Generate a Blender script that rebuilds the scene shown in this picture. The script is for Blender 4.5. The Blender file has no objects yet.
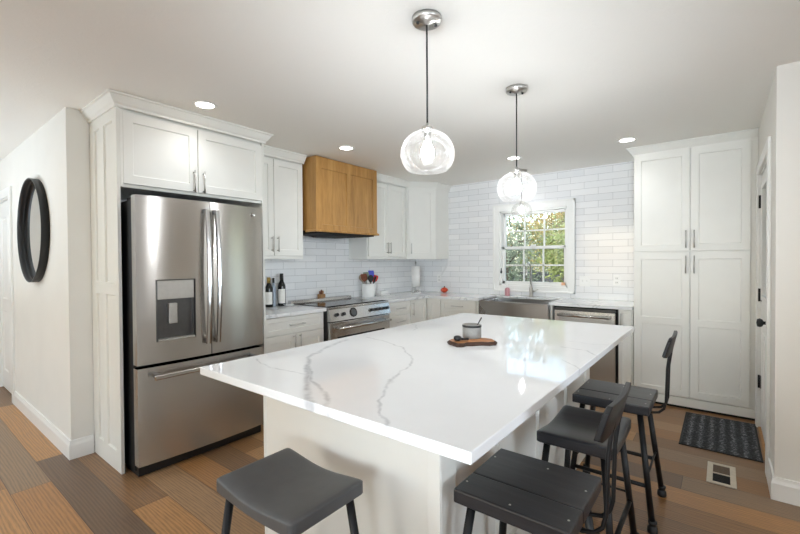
import bpy, bmesh, math, random
from mathutils import Vector, Matrix

random.seed(7)
SC = bpy.context.scene
COL = SC.collection
V = Vector

# ------------------------------------------------------------------ camera, sky, light, exposure
def make_camera():
    yaw, pitch, roll = [math.radians(a) for a in (38.039, 0.774, -0.368)]
    F = V((-math.sin(yaw) * math.cos(pitch), math.cos(yaw) * math.cos(pitch), -math.sin(pitch)))
    R0 = V((math.cos(yaw), math.sin(yaw), 0))
    U0 = R0.cross(F)
    R = R0 * math.cos(roll) + U0 * math.sin(roll)
    U = -R0 * math.sin(roll) + U0 * math.cos(roll)
    cd = bpy.data.cameras.new('camera')
    cd.sensor_width = 36
    cd.lens = 410.8 * 36 / 800
    cd.clip_start = 0.02
    o = bpy.data.objects.new('camera', cd)
    COL.objects.link(o)
    m = Matrix((R, U, -F)).transposed().to_4x4()
    m.translation = V((3.7106, -5.1447, 1.3687))
    o.matrix_world = m
    SC.camera = o
make_camera()

SC.view_settings.view_transform = 'Standard'
SC.view_settings.look = 'None'
SC.view_settings.gamma = 1
SC.view_settings.use_curve_mapping = False
SC.view_settings.exposure = 0.4
SC.cycles.max_bounces = 12
SC.cycles.diffuse_bounces = 6
SC.cycles.transparent_max_bounces = 24
SC.cycles.sample_clamp_indirect = 6
SC.cycles.use_denoising = True
SC.cycles.caustics_reflective = False
SC.cycles.caustics_refractive = False

w = bpy.data.worlds.new('sky')
SC.world = w
w.use_nodes = True
nt = w.node_tree
sky = nt.nodes.new('ShaderNodeTexSky')
sky.sky_type = 'NISHITA'
sky.sun_disc = False
sky.sun_elevation = math.radians(42)
sky.sun_rotation = math.radians(200)
sky.air_density = 1.2
sky.dust_density = 2.0
nt.links.new(sky.outputs[0], nt.nodes['Background'].inputs[0])
nt.nodes['Background'].inputs[1].default_value = 0.5

def lamp(name, kind, loc, target=None, energy=10, color=(1, 1, 1), **kw):
    d = bpy.data.lights.new(name, kind)
    d.energy = energy
    d.color = color
    for k, v in kw.items():
        setattr(d, k, v)
    o = bpy.data.objects.new(name, d)
    COL.objects.link(o)
    o.location = loc
    if target is not None:
        o.rotation_euler = (V(target) - V(loc)).to_track_quat('-Z', 'Y').to_euler()
    return o

lamp('sunlight', 'SUN', (0, -10, 12), (-3, 6, 0), 3.0, (1, .96, .88), angle=math.radians(2))
WARM = (.90, .945, 1.0)
DAY = (.86, .93, 1.0)
# unseen fill lamps, added to brighten the ceiling and the kitchen
FILL = (.75, .875, 1.0)
lamp('room_fill', 'AREA', (3.4, -6.8, 1.0), (3.2, -6.6, 3), 10, FILL, shape='RECTANGLE', size=3.0, size_y=2.0)
lamp('room_fill', 'AREA', (-1.4, -7.0, 1.0), (-1.4, -7.0, 3), 105, FILL, shape='RECTANGLE', size=2, size_y=2)
lamp('room_fill', 'AREA', (3.9, -6.7, 1.25), (2.1, -1.0, 2.2), 12, FILL, shape='RECTANGLE', size=.9, size_y=.7, spread=math.radians(50))  # added fill aimed at the far end of the kitchen
lamp('side_fill', 'AREA', (7.3, -4.3, 1.5), (0, -2.6, 1.35), 8.0, FILL, shape='RECTANGLE', size=2.0, size_y=1.7, spread=math.radians(42))  # added fill from the right; the side wall has no window there
lamp('rear_fill', 'AREA', (4.3, -6.2, 2.25), (1.6, -1.0, 1.2), 3, FILL, shape='RECTANGLE', size=1.4, size_y=.3, spread=math.radians(120))  # added fill from behind the camera, no real lamp

# ------------------------------------------------------------------ materials
def lin(c):
    def f(u):
        u /= 255
        return u / 12.92 if u <= .04045 else ((u + .055) / 1.055) ** 2.4
    return tuple(f(x) for x in c) + (1,)

class NT:
    def __init__(s, name):
        s.m = bpy.data.materials.new(name)
        s.m.use_nodes = True
        s.t = s.m.node_tree
        s.b = s.t.nodes['Principled BSDF']
    def n(s, typ, **kw):
        x = s.t.nodes.new(typ)
        for k, v in kw.items():
            setattr(x, k, v)
        return x
    def l(s, a, b):
        s.t.links.new(a, b)
    def put(s, sock, v):
        if isinstance(v, bpy.types.NodeSocket):
            s.l(v, sock)
        else:
            sock.default_value = v
    def math(s, op, a, b=None, c=None):
        x = s.n('ShaderNodeMath', operation=op)
        for i, v in enumerate((a, b, c)):
            if v is not None:
                s.put(x.inputs[i], v)
        return x.outputs[0]
    def vmath(s, op, a, b=None):
        x = s.n('ShaderNodeVectorMath', operation=op)
        s.put(x.inputs[0], a)
        if b is not None:
            s.put(x.inputs[1], b)
        return x
    def pos(s):
        return s.n('ShaderNodeNewGeometry').outputs['Position']
    def obj(s):
        return s.n('ShaderNodeTexCoord').outputs['Object']
    def scale(s, v, sc):
        x = s.n('ShaderNodeMapping')
        s.l(v, x.inputs[0])
        x.inputs['Scale'].default_value = sc
        return x.outputs[0]
    def noise(s, v, scale, detail=3, rough=.5, dist=0):
        x = s.n('ShaderNodeTexNoise')
        s.l(v, x.inputs['Vector'])
        x.inputs['Scale'].default_value = scale
        x.inputs['Detail'].default_value = detail
        x.inputs['Roughness'].default_value = rough
        x.inputs['Distortion'].default_value = dist
        return x.outputs['Fac']
    def ramp(s, f, stops):
        x = s.n('ShaderNodeValToRGB')
        s.l(f, x.inputs[0])
        e = x.color_ramp.elements
        while len(e) < len(stops):
            e.new(.5)
        for el, (p, c) in zip(e, stops):
            el.position = p
            el.color = c
        return x.outputs[0]
    def mix(s, f, a, b, mode='MIX'):
        x = s.n('ShaderNodeMix', data_type='RGBA', blend_type=mode)
        s.put(x.inputs[0], f)
        s.put(x.inputs[6], a)
        s.put(x.inputs[7], b)
        return x.outputs[2]
    def maprange(s, v, a, b, c=0., d=1., smooth=True):
        x = s.n('ShaderNodeMapRange')
        if smooth:
            x.interpolation_type = 'SMOOTHSTEP'
        s.l(v, x.inputs[0])
        for i, q in enumerate((a, b, c, d)):
            x.inputs[i + 1].default_value = q
        return x.outputs[0]
    def bump(s, h, strength=.2, dist=.01):
        x = s.n('ShaderNodeBump')
        x.inputs['Strength'].default_value = strength
        x.inputs['Distance'].default_value = dist
        s.l(h, x.inputs['Height'])
        s.l(x.outputs[0], s.b.inputs['Normal'])
    def set(s, **kw):
        for k, v in kw.items():
            s.put(s.b.inputs[k.replace('_', ' ')], v)
        return s.m

def plain(name, c, rough=.5, metal=0, nscale=30, namp=.06, bump=0, bscale=60, **kw):
    """painted / moulded surface with a faint procedural mottling"""
    t = NT(name)
    f = t.noise(t.obj(), nscale, 4)
    c1 = lin(c)
    lo = tuple(x * (1 - namp) for x in c1[:3]) + (1,)
    hi = tuple(min(1, x * (1 + namp)) for x in c1[:3]) + (1,)
    t.set(Base_Color=t.ramp(f, [(.3, lo), (.7, hi)]), Roughness=rough, Metallic=metal, **kw)
    if bump:
        t.bump(t.noise(t.obj(), bscale, 4), bump, .004)
    return t.m

def m_ceiling():
    t = NT('ceiling_paint')
    p = t.pos()
    n = t.noise(p, 45, 5, .6)
    big = t.noise(p, 7, 2)
    t.set(Base_Color=lin((240, 238, 232)), Roughness=.8)
    t.bump(t.math('ADD', t.maprange(n, .48, .62), t.math('MULTIPLY', big, .3)), .10, .005)
    return t.m

def m_tile(axis):
    t = NT('subway_tile')
    sx = t.n('ShaderNodeSeparateXYZ')
    t.l(t.pos(), sx.inputs[0])
    cb = t.n('ShaderNodeCombineXYZ')
    t.l(sx.outputs[axis], cb.inputs[0])
    t.l(t.math('ADD', sx.outputs[2], -.914 + .0762 * 20), cb.inputs[1])
    br = t.n('ShaderNodeTexBrick')
    t.l(cb.outputs[0], br.inputs['Vector'])
    br.offset = .5
    br.inputs['Scale'].default_value = 1
    br.inputs['Brick Width'].default_value = .3048
    br.inputs['Row Height'].default_value = .0762
    br.inputs['Mortar Size'].default_value = .0017
    br.inputs['Mortar Smooth'].default_value = .3
    br.inputs['Color1'].default_value = lin((240, 240, 240))
    br.inputs['Color2'].default_value = lin((231, 232, 233))
    br.inputs['Mortar'].default_value = lin((172, 172, 172))
    rg = t.maprange(br.outputs['Fac'], 0, 1, .12, .7)
    t.set(Base_Color=br.outputs['Color'], Roughness=rg)
    wav = t.noise(t.pos(), 9, 2)
    t.bump(t.math('ADD', t.math('MULTIPLY', br.outputs['Fac'], -1.0), t.math('MULTIPLY', wav, 1.3)), .35, .003)
    return t.m

def m_floor():
    t = NT('plank_floor')
    sx = t.n('ShaderNodeSeparateXYZ')
    t.l(t.pos(), sx.inputs[0])
    W, L = .19, 1.7
    yy = t.math('DIVIDE', t.math('ADD', sx.outputs[1], 20.06), W)
    row = t.math('FLOOR', yy)
    wn = t.n('ShaderNodeTexWhiteNoise', noise_dimensions='1D')
    t.l(row, wn.inputs['W'])
    xx = t.math('DIVIDE', t.math('ADD', sx.outputs[0], t.math('MULTIPLY', wn.outputs['Value'], 7.3)), L)
    col = t.math('FLOOR', xx)
    cb = t.n('ShaderNodeCombineXYZ')
    t.l(row, cb.inputs[0]); t.l(col, cb.inputs[1])
    w2 = t.n('ShaderNodeTexWhiteNoise', noise_dimensions='2D')
    t.l(cb.outputs[0], w2.inputs['Vector'])
    rnd = w2.outputs['Value']
    tone = t.ramp(rnd, [(0, lin((110, 87, 67))), (.25, lin((140, 105, 71))), (.5, lin((166, 119, 72))), (.75, lin((184, 139, 90))), (1, lin((140, 116, 92)))])
    # grain: stretched along the plank, shifted per plank
    g = t.n('ShaderNodeCombineXYZ')
    t.l(t.math('MULTIPLY', sx.outputs[0], 1.0), g.inputs[0])
    t.l(t.math('MULTIPLY', sx.outputs[1], 9.0), g.inputs[1])
    t.l(t.math('MULTIPLY', rnd, 40.0), g.inputs[2])
    fine = t.noise(t.scale(g.outputs[0], (3, 6, 1)), 4, 6, .65)
    wv = t.n('ShaderNodeTexWave', wave_type='BANDS', bands_direction='Y')
    t.l(t.scale(g.outputs[0], (.7, 1, 1)), wv.inputs['Vector'])
    wv.inputs['Scale'].default_value = 2.2
    wv.inputs['Distortion'].default_value = 11
    wv.inputs['Detail'].default_value = 2
    wv.inputs['Detail Scale'].default_value = .7
    grain = t.math('ADD', t.math('MULTIPLY', fine, .8), t.math('MULTIPLY', wv.outputs['Fac'], .2))
    gm = t.maprange(grain, .25, .7, .62, 1.16)
    gc = t.n('ShaderNodeCombineXYZ')
    for i in range(3):
        t.l(gm, gc.inputs[i])
    c = t.mix(1.0, tone, gc.outputs[0], 'MULTIPLY')
    fy = t.math('FRACT', yy)
    fx = t.math('FRACT', xx)
    ey = t.math('MULTIPLY', t.math('MINIMUM', fy, t.math('SUBTRACT', 1.0, fy)), W)
    ex = t.math('MULTIPLY', t.math('MINIMUM', fx, t.math('SUBTRACT', 1.0, fx)), L)
    e = t.math('MINIMUM', ex, ey)
    seam = t.maprange(e, .0006, .0022, 0, 1)
    c = t.mix(seam, lin((72, 52, 38)), c)
    t.set(Base_Color=c, Roughness=t.maprange(fine, .3, .7, .3, .44))
    t.bump(t.math('ADD', seam, t.math('MULTIPLY', grain, .5)), .18, .003)
    return t.m

VEINS = [
    ([(2.76, -4.34), (2.55, -4.21), (2.37, -4.05), (2.17, -3.88), (2.07, -3.71), (1.99, -3.46)], .020, .55),
    ([(2.80, -4.34), (2.67, -4.22), (2.49, -4.13), (2.3, -3.98)], .015, .5),
    ([(3.05, -4.34), (2.90, -4.21), (2.84, -4.15), (2.81, -4.08), (2.74, -3.99), (2.68, -3.85), (2.65, -3.71), (2.55, -3.58), (2.37, -3.43), (2.21, -3.37), (2.03, -3.32)], .010, .5),
    ([(1.98, -4.05), (2.18, -4.10), (2.39, -4.07)], .007, .4),
    ([(3.05, -2.92), (3.17, -2.95), (3.27, -3.05)], .008, .45),
    ([(3.02, -2.73), (3.15, -2.76), (3.27, -2.72)], .007, .4),
    ([(3.14, -3.22), (3.27, -3.36)], .007, .4),
    ([(2.12, -2.95), (1.99, -2.77), (1.9, -2.7)], .008, .4),
]
def m_quartz_island():
    t = NT('veined_quartz')
    p = t.pos()
    nz = t.n('ShaderNodeTexNoise')
    t.l(p, nz.inputs['Vector'])
    nz.inputs['Scale'].default_value = 9
    nz.inputs['Detail'].default_value = 4
    off = t.vmath('SCALE', t.vmath('SUBTRACT', nz.outputs['Color'], (.5, .5, .5)).outputs[0])
    off.inputs['Scale'].default_value = .07
    q = t.vmath('MULTIPLY', t.vmath('ADD', p, off.outputs[0]).outputs[0], (1, 1, 0)).outputs[0]
    tot = None
    for pts, wd, st in VEINS:
        dmin = None
        for a, b in zip(pts[:-1], pts[1:]):
            A = V((a[0], a[1], 0)); B = V((b[0], b[1], 0)); ba = B - A
            pa = t.vmath('SUBTRACT', q, tuple(A)).outputs[0]
            dt = t.vmath('DOT_PRODUCT', pa, tuple(ba / ba.length_squared)).outputs['Value']
            mm = t.n('ShaderNodeMath', operation='MULTIPLY', use_clamp=True)
            t.l(dt, mm.inputs[0]); mm.inputs[1].default_value = 1
            sc = t.vmath('SCALE', tuple(ba)); t.l(mm.outputs[0], sc.inputs['Scale'])
            d = t.vmath('LENGTH', t.vmath('SUBTRACT', pa, sc.outputs[0]).outputs[0]).outputs['Value']
            dmin = d if dmin is None else t.math('MINIMUM', dmin, d)
        k = t.math('MULTIPLY', t.maprange(dmin, 0, wd, st, 0), 1.0)
        tot = k if tot is None else t.math('MAXIMUM', tot, k)
    br = t.maprange(t.noise(p, 25, 4), .3, .65, .35, 1)
    f = t.math('MULTIPLY', tot, br)
    base = t.ramp(t.noise(p, 2.5, 5), [(.3, lin((235, 236, 237))), (.7, lin((241, 242, 243)))])
    t.set(Base_Color=t.mix(f, base, lin((152, 154, 160))), Roughness=.05, Specular_IOR_Level=.5)
    return t.m
def m_quartz():
    t = NT('pale_quartz')
    p = t.pos()
    n = t.noise(p, 2.2, 5, .55, .8)
    d = t.math('ABSOLUTE', t.math('SUBTRACT', n, .5))
    f = t.maprange(d, 0, .018, .45, 0)
    t.set(Base_Color=t.mix(f, lin((230, 231, 231)), lin((140, 140, 146))), Roughness=.12)
    return t.m

def m_wood(name, a, b, c, rough=.45, axis=2, sc=1.0):
    t = NT(name)
    s = [14 * sc, 14 * sc, 14 * sc]
    s[axis] = 1.3 * sc
    v = t.scale(t.obj(), tuple(s))
    n = t.noise(v, 1.6, 5, .6, .6)
    fine = t.noise(t.scale(t.obj(), tuple(x * 6 for x in s)), 2, 3)
    f = t.math('ADD', t.math('MULTIPLY', n, .75), t.math('MULTIPLY', fine, .25))
    t.set(Base_Color=t.ramp(f, [(.3, lin(a)), (.5, lin(b)), (.7, lin(c))]), Roughness=rough)
    t.bump(f, .1, .003)
    return t.m

def m_steel(name, c=(200, 198, 195), rough=.23, aniso=.93):
    t = NT(name)
    o = t.obj()
    st = t.noise(o, 2, 1)
    tg = t.n('ShaderNodeCombineXYZ')
    tg.inputs[2].default_value = 1.0
    t.l(tg.outputs[0], t.b.inputs['Tangent'])
    t.set(Base_Color=lin(c), Metallic=1.0, Roughness=t.maprange(st, .3, .7, rough - .01, rough + .01), Anisotropic=aniso, Anisotropic_Rotation=0.0)
    return t.m

def m_glass(name, tint=(1, 1, 1), refl=1.0, seed=False):
    """thin clear glass: lets light straight through, mirrors at grazing angles"""
    t = NT(name)
    t.t.nodes.remove(t.b)
    out = t.t.nodes['Material Output']
    tr = t.n('ShaderNodeBsdfTransparent'); tr.inputs[0].default_value = tuple(tint) + (1,)
    gl = t.n('ShaderNodeBsdfGlossy'); gl.inputs['Roughness'].default_value = .02
    fr = t.n('ShaderNodeFresnel'); fr.inputs[0].default_value = 1.5
    mx = t.n('ShaderNodeMixShader')
    t.l(t.math('MULTIPLY', fr.outputs[0], refl * (.45 if seed else 1)), mx.inputs[0])
    t.l(tr.outputs[0], mx.inputs[1]); t.l(gl.outputs[0], mx.inputs[2])
    last = mx.outputs[0]
    if seed:
        vo = t.n('ShaderNodeTexVoronoi'); t.l(t.obj(), vo.inputs['Vector']); vo.inputs['Scale'].default_value = 95
        bub = t.maprange(vo.outputs['Distance'], .2, .45, 1, 0)
        keep = t.maprange(t.noise(t.obj(), 60, 2), .4, .55, 0, 1)
        lw = t.n('ShaderNodeLayerWeight'); lw.inputs[0].default_value = .35
        rim = t.math('POWER', lw.outputs['Facing'], 2.0)
        f = t.math('ADD', t.math('MULTIPLY', t.math('MULTIPLY', bub, keep), .11), t.math('MULTIPLY', rim, .07))
        df = t.n('ShaderNodeBsdfDiffuse'); df.inputs[0].default_value = (.9, .9, .88, 1)
        tl = t.n('ShaderNodeBsdfTranslucent'); tl.inputs[0].default_value = (.9, .9, .88, 1)
        ad = t.n('ShaderNodeMixShader'); ad.inputs[0].default_value = .6
        t.l(df.outputs[0], ad.inputs[1]); t.l(tl.outputs[0], ad.inputs[2])
        m2 = t.n('ShaderNodeMixShader')
        t.l(t.math('ADD', f, .01), m2.inputs[0]); t.l(last, m2.inputs[1]); t.l(ad.outputs[0], m2.inputs[2])
        last = m2.outputs[0]
        bp = t.n('ShaderNodeBump'); bp.inputs['Strength'].default_value = .3; bp.inputs['Distance'].default_value = .002
        t.l(bub, bp.inputs['Height']); t.l(bp.outputs[0], gl.inputs['Normal'])
    t.l(last, out.inputs[0])
    return t.m

def m_emit(name, c, strength):
    t = NT(name)
    t.set(Base_Color=lin((255, 255, 255)), Emission_Color=tuple(c) + (1,), Emission_Strength=strength)
    return t.m

def m_rug():
    t = NT('ribbed_mat_pile')
    p = t.pos()
    n = t.noise(p, 160, 4, .7)
    sx = t.n('ShaderNodeSeparateXYZ'); t.l(p, sx.inputs[0])
    band = t.math('SINE', t.math('MULTIPLY', sx.outputs[0], 95.0))
    cell = t.n('ShaderNodeTexVoronoi'); t.l(p, cell.inputs['Vector']); cell.inputs['Scale'].default_value = 75
    f = t.math('ADD', t.math('MULTIPLY', n, .55), t.math('ADD', t.math('MULTIPLY', band, .09), t.math('MULTIPLY', cell.outputs['Distance'], .45)))
    t.set(Base_Color=t.ramp(f, [(.38, lin((26, 28, 31))), (.58, lin((66, 69, 73))), (.8, lin((150, 152, 156)))]), Roughness=.95)
    t.bump(f, .6, .006)
    return t.m

def m_leaf(name, a, b):
    t = NT(name)
    f = t.noise(t.obj(), 2.2, 4)
    c = t.ramp(f, [(.35, lin(a)), (.65, lin(b))])
    t.set(Base_Color=c, Roughness=.55, Transmission_Weight=0.0)
    tl = t.n('ShaderNodeBsdfTranslucent'); t.l(c, tl.inputs[0])
    mx = t.n('ShaderNodeMixShader'); mx.inputs[0].default_value = .4
    t.l(t.b.outputs[0], mx.inputs[1]); t.l(tl.outputs[0], mx.inputs[2])
    t.l(mx.outputs[0], t.t.nodes['Material Output'].inputs[0])
    return t.m

M = dict(
    wall=plain('wall_paint', (230, 228, 222), .7, namp=.015, nscale=4, bump=.05, bscale=220),
    ceiling=m_ceiling(),
    trim=plain('trim_paint', (238, 238, 235), .35, namp=.01, nscale=5),
    cab=plain('cabinet_paint', (233, 232, 226), .38, namp=.012, nscale=6),
    cabin=plain('cabinet_side_paint', (230, 229, 222), .42, namp=.012, nscale=6),
    tile_x=m_tile(0), tile_y=m_tile(1),
    floor=m_floor(),
    quartz_island=m_quartz_island(), quartz=m_quartz(),
    hood=m_wood('stained_maple', (150, 108, 54), (178, 132, 72), (197, 153, 92), .4, 2, .8),
    steel=m_steel('brushed_steel'),
    steel_h=m_steel('brushed_steel_sink', (176, 175, 174), .28, .9),
    dsteel=plain('dark_steel', (96, 95, 94), .35, .9),
    chrome=plain('polished_steel', (205, 204, 202), .16, 1.0, namp=.02),
    nickel=plain('brushed_nickel', (200, 198, 194), .32, 1.0, namp=.04),
    black=plain('black_plastic', (18, 18, 19), .45, namp=.1),
    blackmetal=plain('black_metal', (22, 22, 24), .42, .3, namp=.15, bump=.08, bscale=200),
    blackglass=plain('black_glass', (16, 16, 18), .08, namp=.05),
    darkgap=plain('dark_recess', (26, 25, 24), .8, namp=.1),
    seat_grey=plain('charcoal_seat', (84, 85, 86), .42, namp=.06, nscale=20, bump=.04),
    seat_dark=m_wood('blackened_wood', (24, 25, 29), (34, 35, 39), (46, 46, 49), .28, 1, .9),
    seat_plank=m_wood('rustic_black_plank', (30, 30, 33), (44, 44, 47), (60, 60, 62), .36, 0, .8),
    bulb=m_emit('lit_bulb', (.97, .985, 1), 150),
    bulb_dim=m_emit('lit_bulb_dimmed', (.97, .985, 1), 45),
    candisc=m_emit('lit_downlight', (1, .95, .88), 14),
    globe=m_glass('seeded_glass', (1, 1, 1), 1.0, True),
    glass=m_glass('window_glass', (.97, .985, .98), .9),
    mirror=plain('silvered_mirror', (225, 226, 226), .02, 1.0, namp=.005),
    rug=m_rug(), rugedge=plain('black_rubber', (30, 30, 31), .7),
    vent=plain('vent_paint', (206, 196, 178), .5),
    ventwood=plain('brown_vent_slat', (110, 92, 76), .6),
    board=m_wood('live_edge_wood', (104, 62, 32), (172, 112, 62), (202, 146, 92), .5, 0, 1.6),
    bark=plain('dark_bark', (58, 36, 22), .8, namp=.3, nscale=60, bump=.4),
    mug=plain('grey_stoneware', (128, 126, 121), .5, namp=.06, nscale=90),
    white=plain('white_plastic', (240, 240, 238), .4, namp=.01),
    ceramic=plain('white_ceramic', (236, 236, 234), .2, namp=.02),
    paper=plain('paper_towel', (244, 243, 240), .9, namp=.015, bump=.2, bscale=120),
    bottle=plain('dark_green_glass', (14, 17, 14), .07, namp=.05),
    clearbottle=plain('grey_blue_glass', (168, 178, 190), .08, namp=.05),
    label=plain('white_label', (232, 230, 224), .7, namp=.03),
    gold=plain('gold_foil', (182, 152, 84), .35, .8),
    orange=plain('orange_red_glaze', (214, 74, 36), .35, namp=.1),
    stem=plain('brown_stem', (88, 70, 44), .8),
    pink=plain('pink_soap', (206, 150, 156), .3, namp=.05),
    tan=plain('tan_wood', (176, 134, 90), .6, namp=.12),
    blue=plain('blue_silicone', (36, 52, 190), .4), red=plain('red_silicone', (200, 44, 34), .4),
    sage=plain('sage_silicone', (130, 146, 128), .5), brownw=plain('brown_wood', (120, 66, 40), .6, namp=.2),
    greywood=plain('weathered_wood', (168, 156, 138), .7, namp=.15),
    peach=plain('peach_paper', (240, 190, 150), .7),
    lawn=plain('lawn_grass', (92, 104, 58), .9, namp=.3, nscale=12, bump=.5),
    fence=plain('weathered_fence', (84, 84, 88), .9, namp=.3, nscale=8),
    bark2=plain('tree_bark', (84, 72, 60), .9, namp=.25, nscale=20, bump=.4),
    exterior=plain('exterior_siding', (200, 198, 192), .8),
)

# ------------------------------------------------------------------ mesh helpers
class MB:
    def __init__(s):
        s.bm = bmesh.new()
        s.mi = 0
    def face(s, vs, smooth=False):
        try:
            f = s.bm.faces.new(vs)
            f.smooth = smooth
            f.material_index = s.mi
            return f
        except ValueError:
            return None
    def v(s, p):
        return s.bm.verts.new(p)
    def box(s, x0, x1, y0, y1, z0, z1):
        if x0 > x1: x0, x1 = x1, x0
        if y0 > y1: y0, y1 = y1, y0
        if z0 > z1: z0, z1 = z1, z0
        p = [s.v((x, y, z)) for x in (x0, x1) for y in (y0, y1) for z in (z0, z1)]
        for q in ((0, 1, 3, 2), (4, 6, 7, 5), (0, 4, 5, 1), (2, 3, 7, 6), (0, 2, 6, 4), (1, 5, 7, 3)):
            s.face([p[i] for i in q])
        return s
    def tube(s, pts, r, seg=10, cap=True, smooth=True):
        pts = [V(p) for p in pts]
        rs = r if isinstance(r, (list, tuple)) else [r] * len(pts)
        rings = []
        t0 = (pts[1] - pts[0]).normalized()
        ref = V((0, 0, 1)) if abs(t0.z) < .9 else V((1, 0, 0))
        n = t0.cross(ref).normalized()
        for i, p in enumerate(pts):
            if i == 0: t = pts[1] - pts[0]
            elif i == len(pts) - 1: t = pts[-1] - pts[-2]
            else: t = (pts[i + 1] - p).normalized() + (p - pts[i - 1]).normalized()
            t = t.normalized()
            n = (n - t * n.dot(t)).normalized()
            b = t.cross(n)
            rings.append([s.v(p + (n * math.cos(a) + b * math.sin(a)) * rs[i]) for a in [2 * math.pi * k / seg for k in range(seg)]])
        for a, b in zip(rings[:-1], rings[1:]):
            for k in range(seg):
                s.face([a[k], a[(k + 1) % seg], b[(k + 1) % seg], b[k]], smooth)
        if cap:
            s.face(rings[0][::-1]); s.face(rings[-1])
        return s
    def lathe(s, prof, c=(0, 0, 0), seg=28, smooth=True, axis='Z', squash=(1, 1)):
        c = V(c)
        rings = []
        for r, h in prof:
            if r < 1e-6:
                loc = {'Z': V((0, 0, h)), 'X': V((h, 0, 0)), 'Y': V((0, h, 0))}[axis]
                rings.append([s.v(c + loc)])
                continue
            ring = []
            for k in range(seg):
                a = 2 * math.pi * k / seg
                u, w_ = r * math.cos(a) * squash[0], r * math.sin(a) * squash[1]
                ring.append(s.v(c + {'Z': V((u, w_, h)), 'X': V((h, u, w_)), 'Y': V((w_, h, u))}[axis]))
            rings.append(ring)
        for a, b in zip(rings[:-1], rings[1:]):
            for k in range(seg):
                k2 = (k + 1) % seg
                if len(a) == 1 and len(b) == 1: continue
                if len(a) == 1: s.face([a[0], b[k2], b[k]], smooth)
                elif len(b) == 1: s.face([a[k], a[k2], b[0]], smooth)
                else: s.face([a[k], a[k2], b[k2], b[k]], smooth)
        return s
    def disc(s, r, c, z, seg=28, axis='Z'):
        return s.lathe([(0, z), (r, z)], c, seg, False, axis)
    def prism(s, poly, axis, a, b):
        def P(u, w_, t):
            return {'Z': (u, w_, t), 'X': (t, u, w_), 'Y': (u, t, w_)}[axis]
        A = [s.v(P(u, w_, a)) for u, w_ in poly]
        B = [s.v(P(u, w_, b)) for u, w_ in poly]
        n = len(poly)
        for i in range(n):
            s.face([A[i], A[(i + 1) % n], B[(i + 1) % n], B[i]])
        s.face(A[::-1]); s.face(B)
        return s
    def sweep(s, path, prof, closed_prof=True):
        """profile [(outward, z)] swept along an XY path; outward is the right hand side"""
        n = len(path)
        P = [V((x, y)) for x, y in path]
        rings = []
        for i in range(n):
            nd = []
            if i > 0:
                d = (P[i] - P[i - 1]).normalized(); nd.append(V((d.y, -d.x)))
            if i < n - 1:
                d = (P[i + 1] - P[i]).normalized(); nd.append(V((d.y, -d.x)))
            if len(nd) == 2:
                m = (nd[0] + nd[1]).normalized()
                m = m / max(.2, m.dot(nd[0]))
            else:
                m = nd[0]
            rings.append([s.v((P[i].x + m.x * o, P[i].y + m.y * o, z)) for o, z in prof])
        k = len(prof)
        for a, b in zip(rings[:-1], rings[1:]):
            for j in range(k if closed_prof else k - 1):
                s.face([a[j], b[j], b[(j + 1) % k], a[(j + 1) % k]])
        s.face(rings[0]); s.face(rings[-1][::-1])
        return s
    def shaker(s, o, u, nrm, w_, h, t, cols, rows, depth=.009, slope=.004, ch=.0018):
        """slab w*h*t standing on o, width along u, facing nrm, with recessed openings cols x rows"""
        o, u, nrm = V(o), V(u), V(nrm)
        up = V((0, 0, 1))
        cache = {}
        def P(a, z, d):
            key = (round(a, 5), round(z, 5), round(d, 5))
            if key not in cache:
                cache[key] = s.v(o + u * a + up * z + nrm * d)
            return cache[key]
        flip = u.cross(up).dot(nrm) < 0
        def F(vs):
            s.face(vs[::-1] if flip else vs)
        xs = sorted({ch, w_ - ch} | {x for c in cols for x in c})
        zs = sorted({ch, h - ch} | {z for r in rows for z in r})
        for a, b in zip(xs[:-1], xs[1:]):
            for c, d in zip(zs[:-1], zs[1:]):
                if any(abs(a - q[0]) < 1e-6 for q in cols) and any(abs(c - q[0]) < 1e-6 for q in rows):
                    A = [P(a, c, t), P(b, c, t), P(b, d, t), P(a, d, t)]
                    B = [P(a + slope, c + slope, t - depth), P(b - slope, c + slope, t - depth), P(b - slope, d - slope, t - depth), P(a + slope, d - slope, t - depth)]
                    for i in range(4):
                        F([A[i], A[(i + 1) % 4], B[(i + 1) % 4], B[i]])
                    F(B)
                else:
                    F([P(a, c, t), P(b, c, t), P(b, d, t), P(a, d, t)])
        i4 = [P(ch, ch, t), P(w_ - ch, ch, t), P(w_ - ch, h - ch, t), P(ch, h - ch, t)]
        o4 = [P(0, 0, t - ch), P(w_, 0, t - ch), P(w_, h, t - ch), P(0, h, t - ch)]
        b4 = [P(0, 0, 0), P(w_, 0, 0), P(w_, h, 0), P(0, h, 0)]
        for i in range(4):
            j = (i + 1) % 4
            F([o4[i], o4[j], i4[j], i4[i]])
            F([b4[i], b4[j], o4[j], o4[i]])
        F(b4[::-1])
        return s
    def move(s, mat):
        bmesh.ops.transform(s.bm, matrix=mat, verts=s.bm.verts)
        return s

def bow(mb, yc, radius, x_front, step=.03):
    """subdivide along Y and bend everything at x >= x_front back to a shallow convex front"""
    bm = mb.bm
    ys = [v.co.y for v in bm.verts]
    y = min(ys) + step
    while y < max(ys) - .005:
        bmesh.ops.bisect_plane(bm, geom=bm.verts[:] + bm.edges[:] + bm.faces[:], plane_co=(0, y, 0), plane_no=(0, 1, 0), dist=1e-5)
        y += step
    for v in bm.verts:
        if v.co.x >= x_front:
            v.co.x -= (v.co.y - yc) ** 2 / (2 * radius)
    bmesh.ops.recalc_face_normals(bm, faces=bm.faces)
    for e in bm.edges:
        e.smooth = len(e.link_faces) == 2 and e.calc_face_angle(3) < .5
    for f in bm.faces:
        f.smooth = True
    return mb

def wloc(o):
    p = V((0, 0, 0))
    while o is not None:
        p += o.location
        o = o.parent
    return p

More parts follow.
